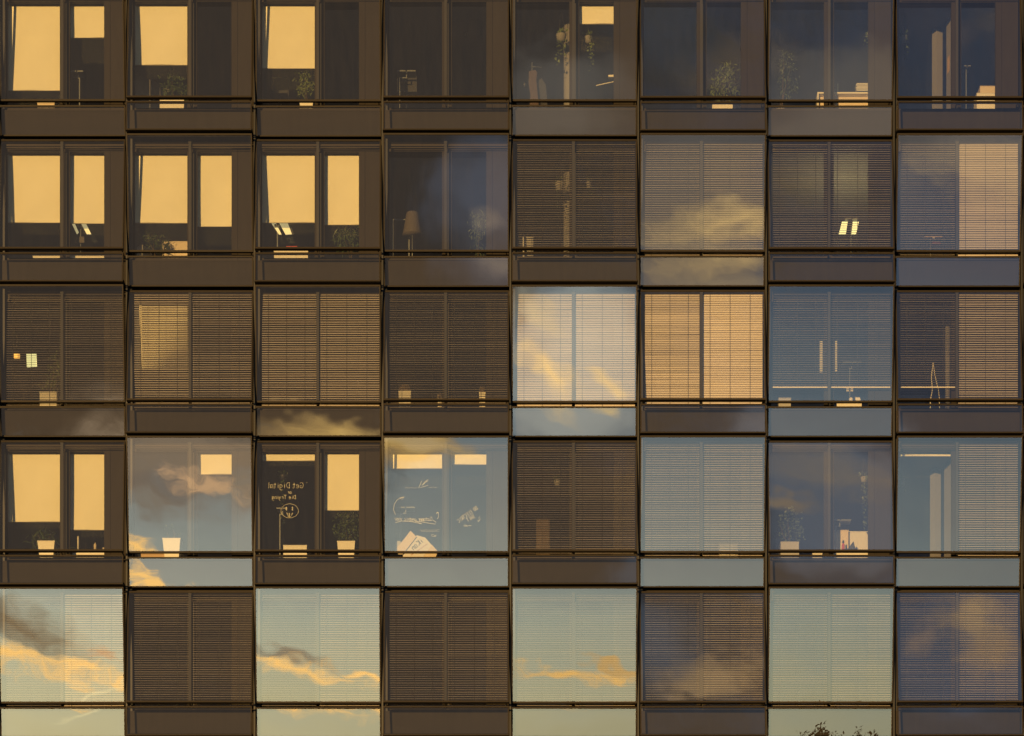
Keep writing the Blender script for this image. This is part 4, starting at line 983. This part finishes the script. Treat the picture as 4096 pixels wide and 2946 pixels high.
for ln_ in ([(1908, 850), (1885, 848), (1875, 856), (1862, 845), (1852, 858), (1838, 852), (1850, 842), (1870, 855)], [(1985, 768), (1968, 782), (1988, 790), (1970, 812)], [(1962, 800), (1970, 814), (1980, 804)]):
    strokes(mb, [[(q(x, y, YW).x, q(x, y, YW).z) for x, y in ln_]], .0036, YW)
mark(mb, (3, 3), 'handwriting', 'mirrored slanting handwriting reading DO ELECTRIC SHIT')
mb = MB()                                    # lettering on the tilted box
write(mb, 'iKan', q, 1502, 1030, 46, .775, ang=0, mirror=True, r=.008)
for i, v in enumerate(mb.v):                 # turn it to follow the box
    c_ = q(1445, 1040, .775); dv = Vector(v) - c_; a_ = R(40)
    mb.v[i] = (c_.x + dv.x * math.cos(a_) - dv.z * math.sin(a_), v[1] - .002, c_.z + dv.x * math.sin(a_) + dv.z * math.cos(a_))
mb.build('printed_lettering', M['ink'], boxM, 'dark lettering iKan printed on the box')
mb = MB(); a, b = q(1372, 1112, .775), q(1520, 1010, .775)
mb.tube([a, b], .004, 4); mb.build('printed_line', M['red'], boxM)
q = Q(2048, 0)
t = thing('wall_sign', 'small pale letters EC beside the brown coat, fifth window, top row', 'sign', q(122, 765, 1.4))
mb = MB(); a, b = q(100, 735, 1.42), q(142, 772, 1.42); mb.box(a.x, b.x, 1.42, 1.43, b.z, a.z); mb.build('plate', M['dark'], t)
mb = MB(); write(mb, 'EC', q, 104, 755, 16, 1.41, mirror=False, r=.004); mb.build('lettering', M['white'], t)

# ------------------------------------------------------------------ trees across the street, mirrored in the lowest panel at the right
def tree(label, x, y, h, seed):
    rnd = random.Random(seed)
    t = thing('poplar_tree', label, 'tree', (x, y, gz), 'poplars across the street')
    mb = MB(); mb.tube([(x, y, gz), (x + rnd.uniform(-.1, .1), y, gz + h * .5), (x + rnd.uniform(-.2, .2), y, gz + h * .93)], [.22, .13, .03], 8); mb.build('trunk', M['bark'], t)
    fo = MB(); br = MB()
    for i in range(46):
        f = rnd.uniform(.25, 1.0); z = gz + h * f; rad = (1 - f) * 1.7 + .28
        a = rnd.uniform(0, 6.28); tip = Vector((x + rad * math.cos(a), y + rad * math.sin(a), z + rnd.uniform(.5, 1.3)))
        br.tube([(x, y, z - .5), tip], [.03, .008], 4)
        for _ in range(60):
            c = Vector((x, y, z - .5)).lerp(tip, rnd.uniform(.35, 1.05)) + Vector((rnd.gauss(0, .12), rnd.gauss(0, .12), rnd.gauss(0, .15)))
            fo.leaf(c, (rnd.uniform(-.5, .9), rnd.uniform(-.6, .6), rnd.uniform(-.2, 1)), rnd.uniform(.14, .30), .10)
    br.build('branch', M['bark'], t); fo.build('crown', M['crown'], t)
def tree_top(px, py):                        # where a panel leaning down at (px, py) looks, 70 m out
    u, v = sky_uv(px, py, 1); p0 = at(px, py, .18); L = 76
    return p0.x + u * L, -L, p0.z + v * L - 0.30
for i, px in enumerate((3215, 3262, 3300, 3345, 3372, 3402, 3445, 3472)):
    x, y, z = tree_top(px, [2932, 2922, 2912, 2918, 2906, 2912, 2928, 2934][i])
    tree(f'slender poplar top mirrored low at the right, {["first", "second", "third", "fourth", "fifth", "sixth", "seventh", "eighth"][i]} from the left', x, y, z - gz, 50 + i)
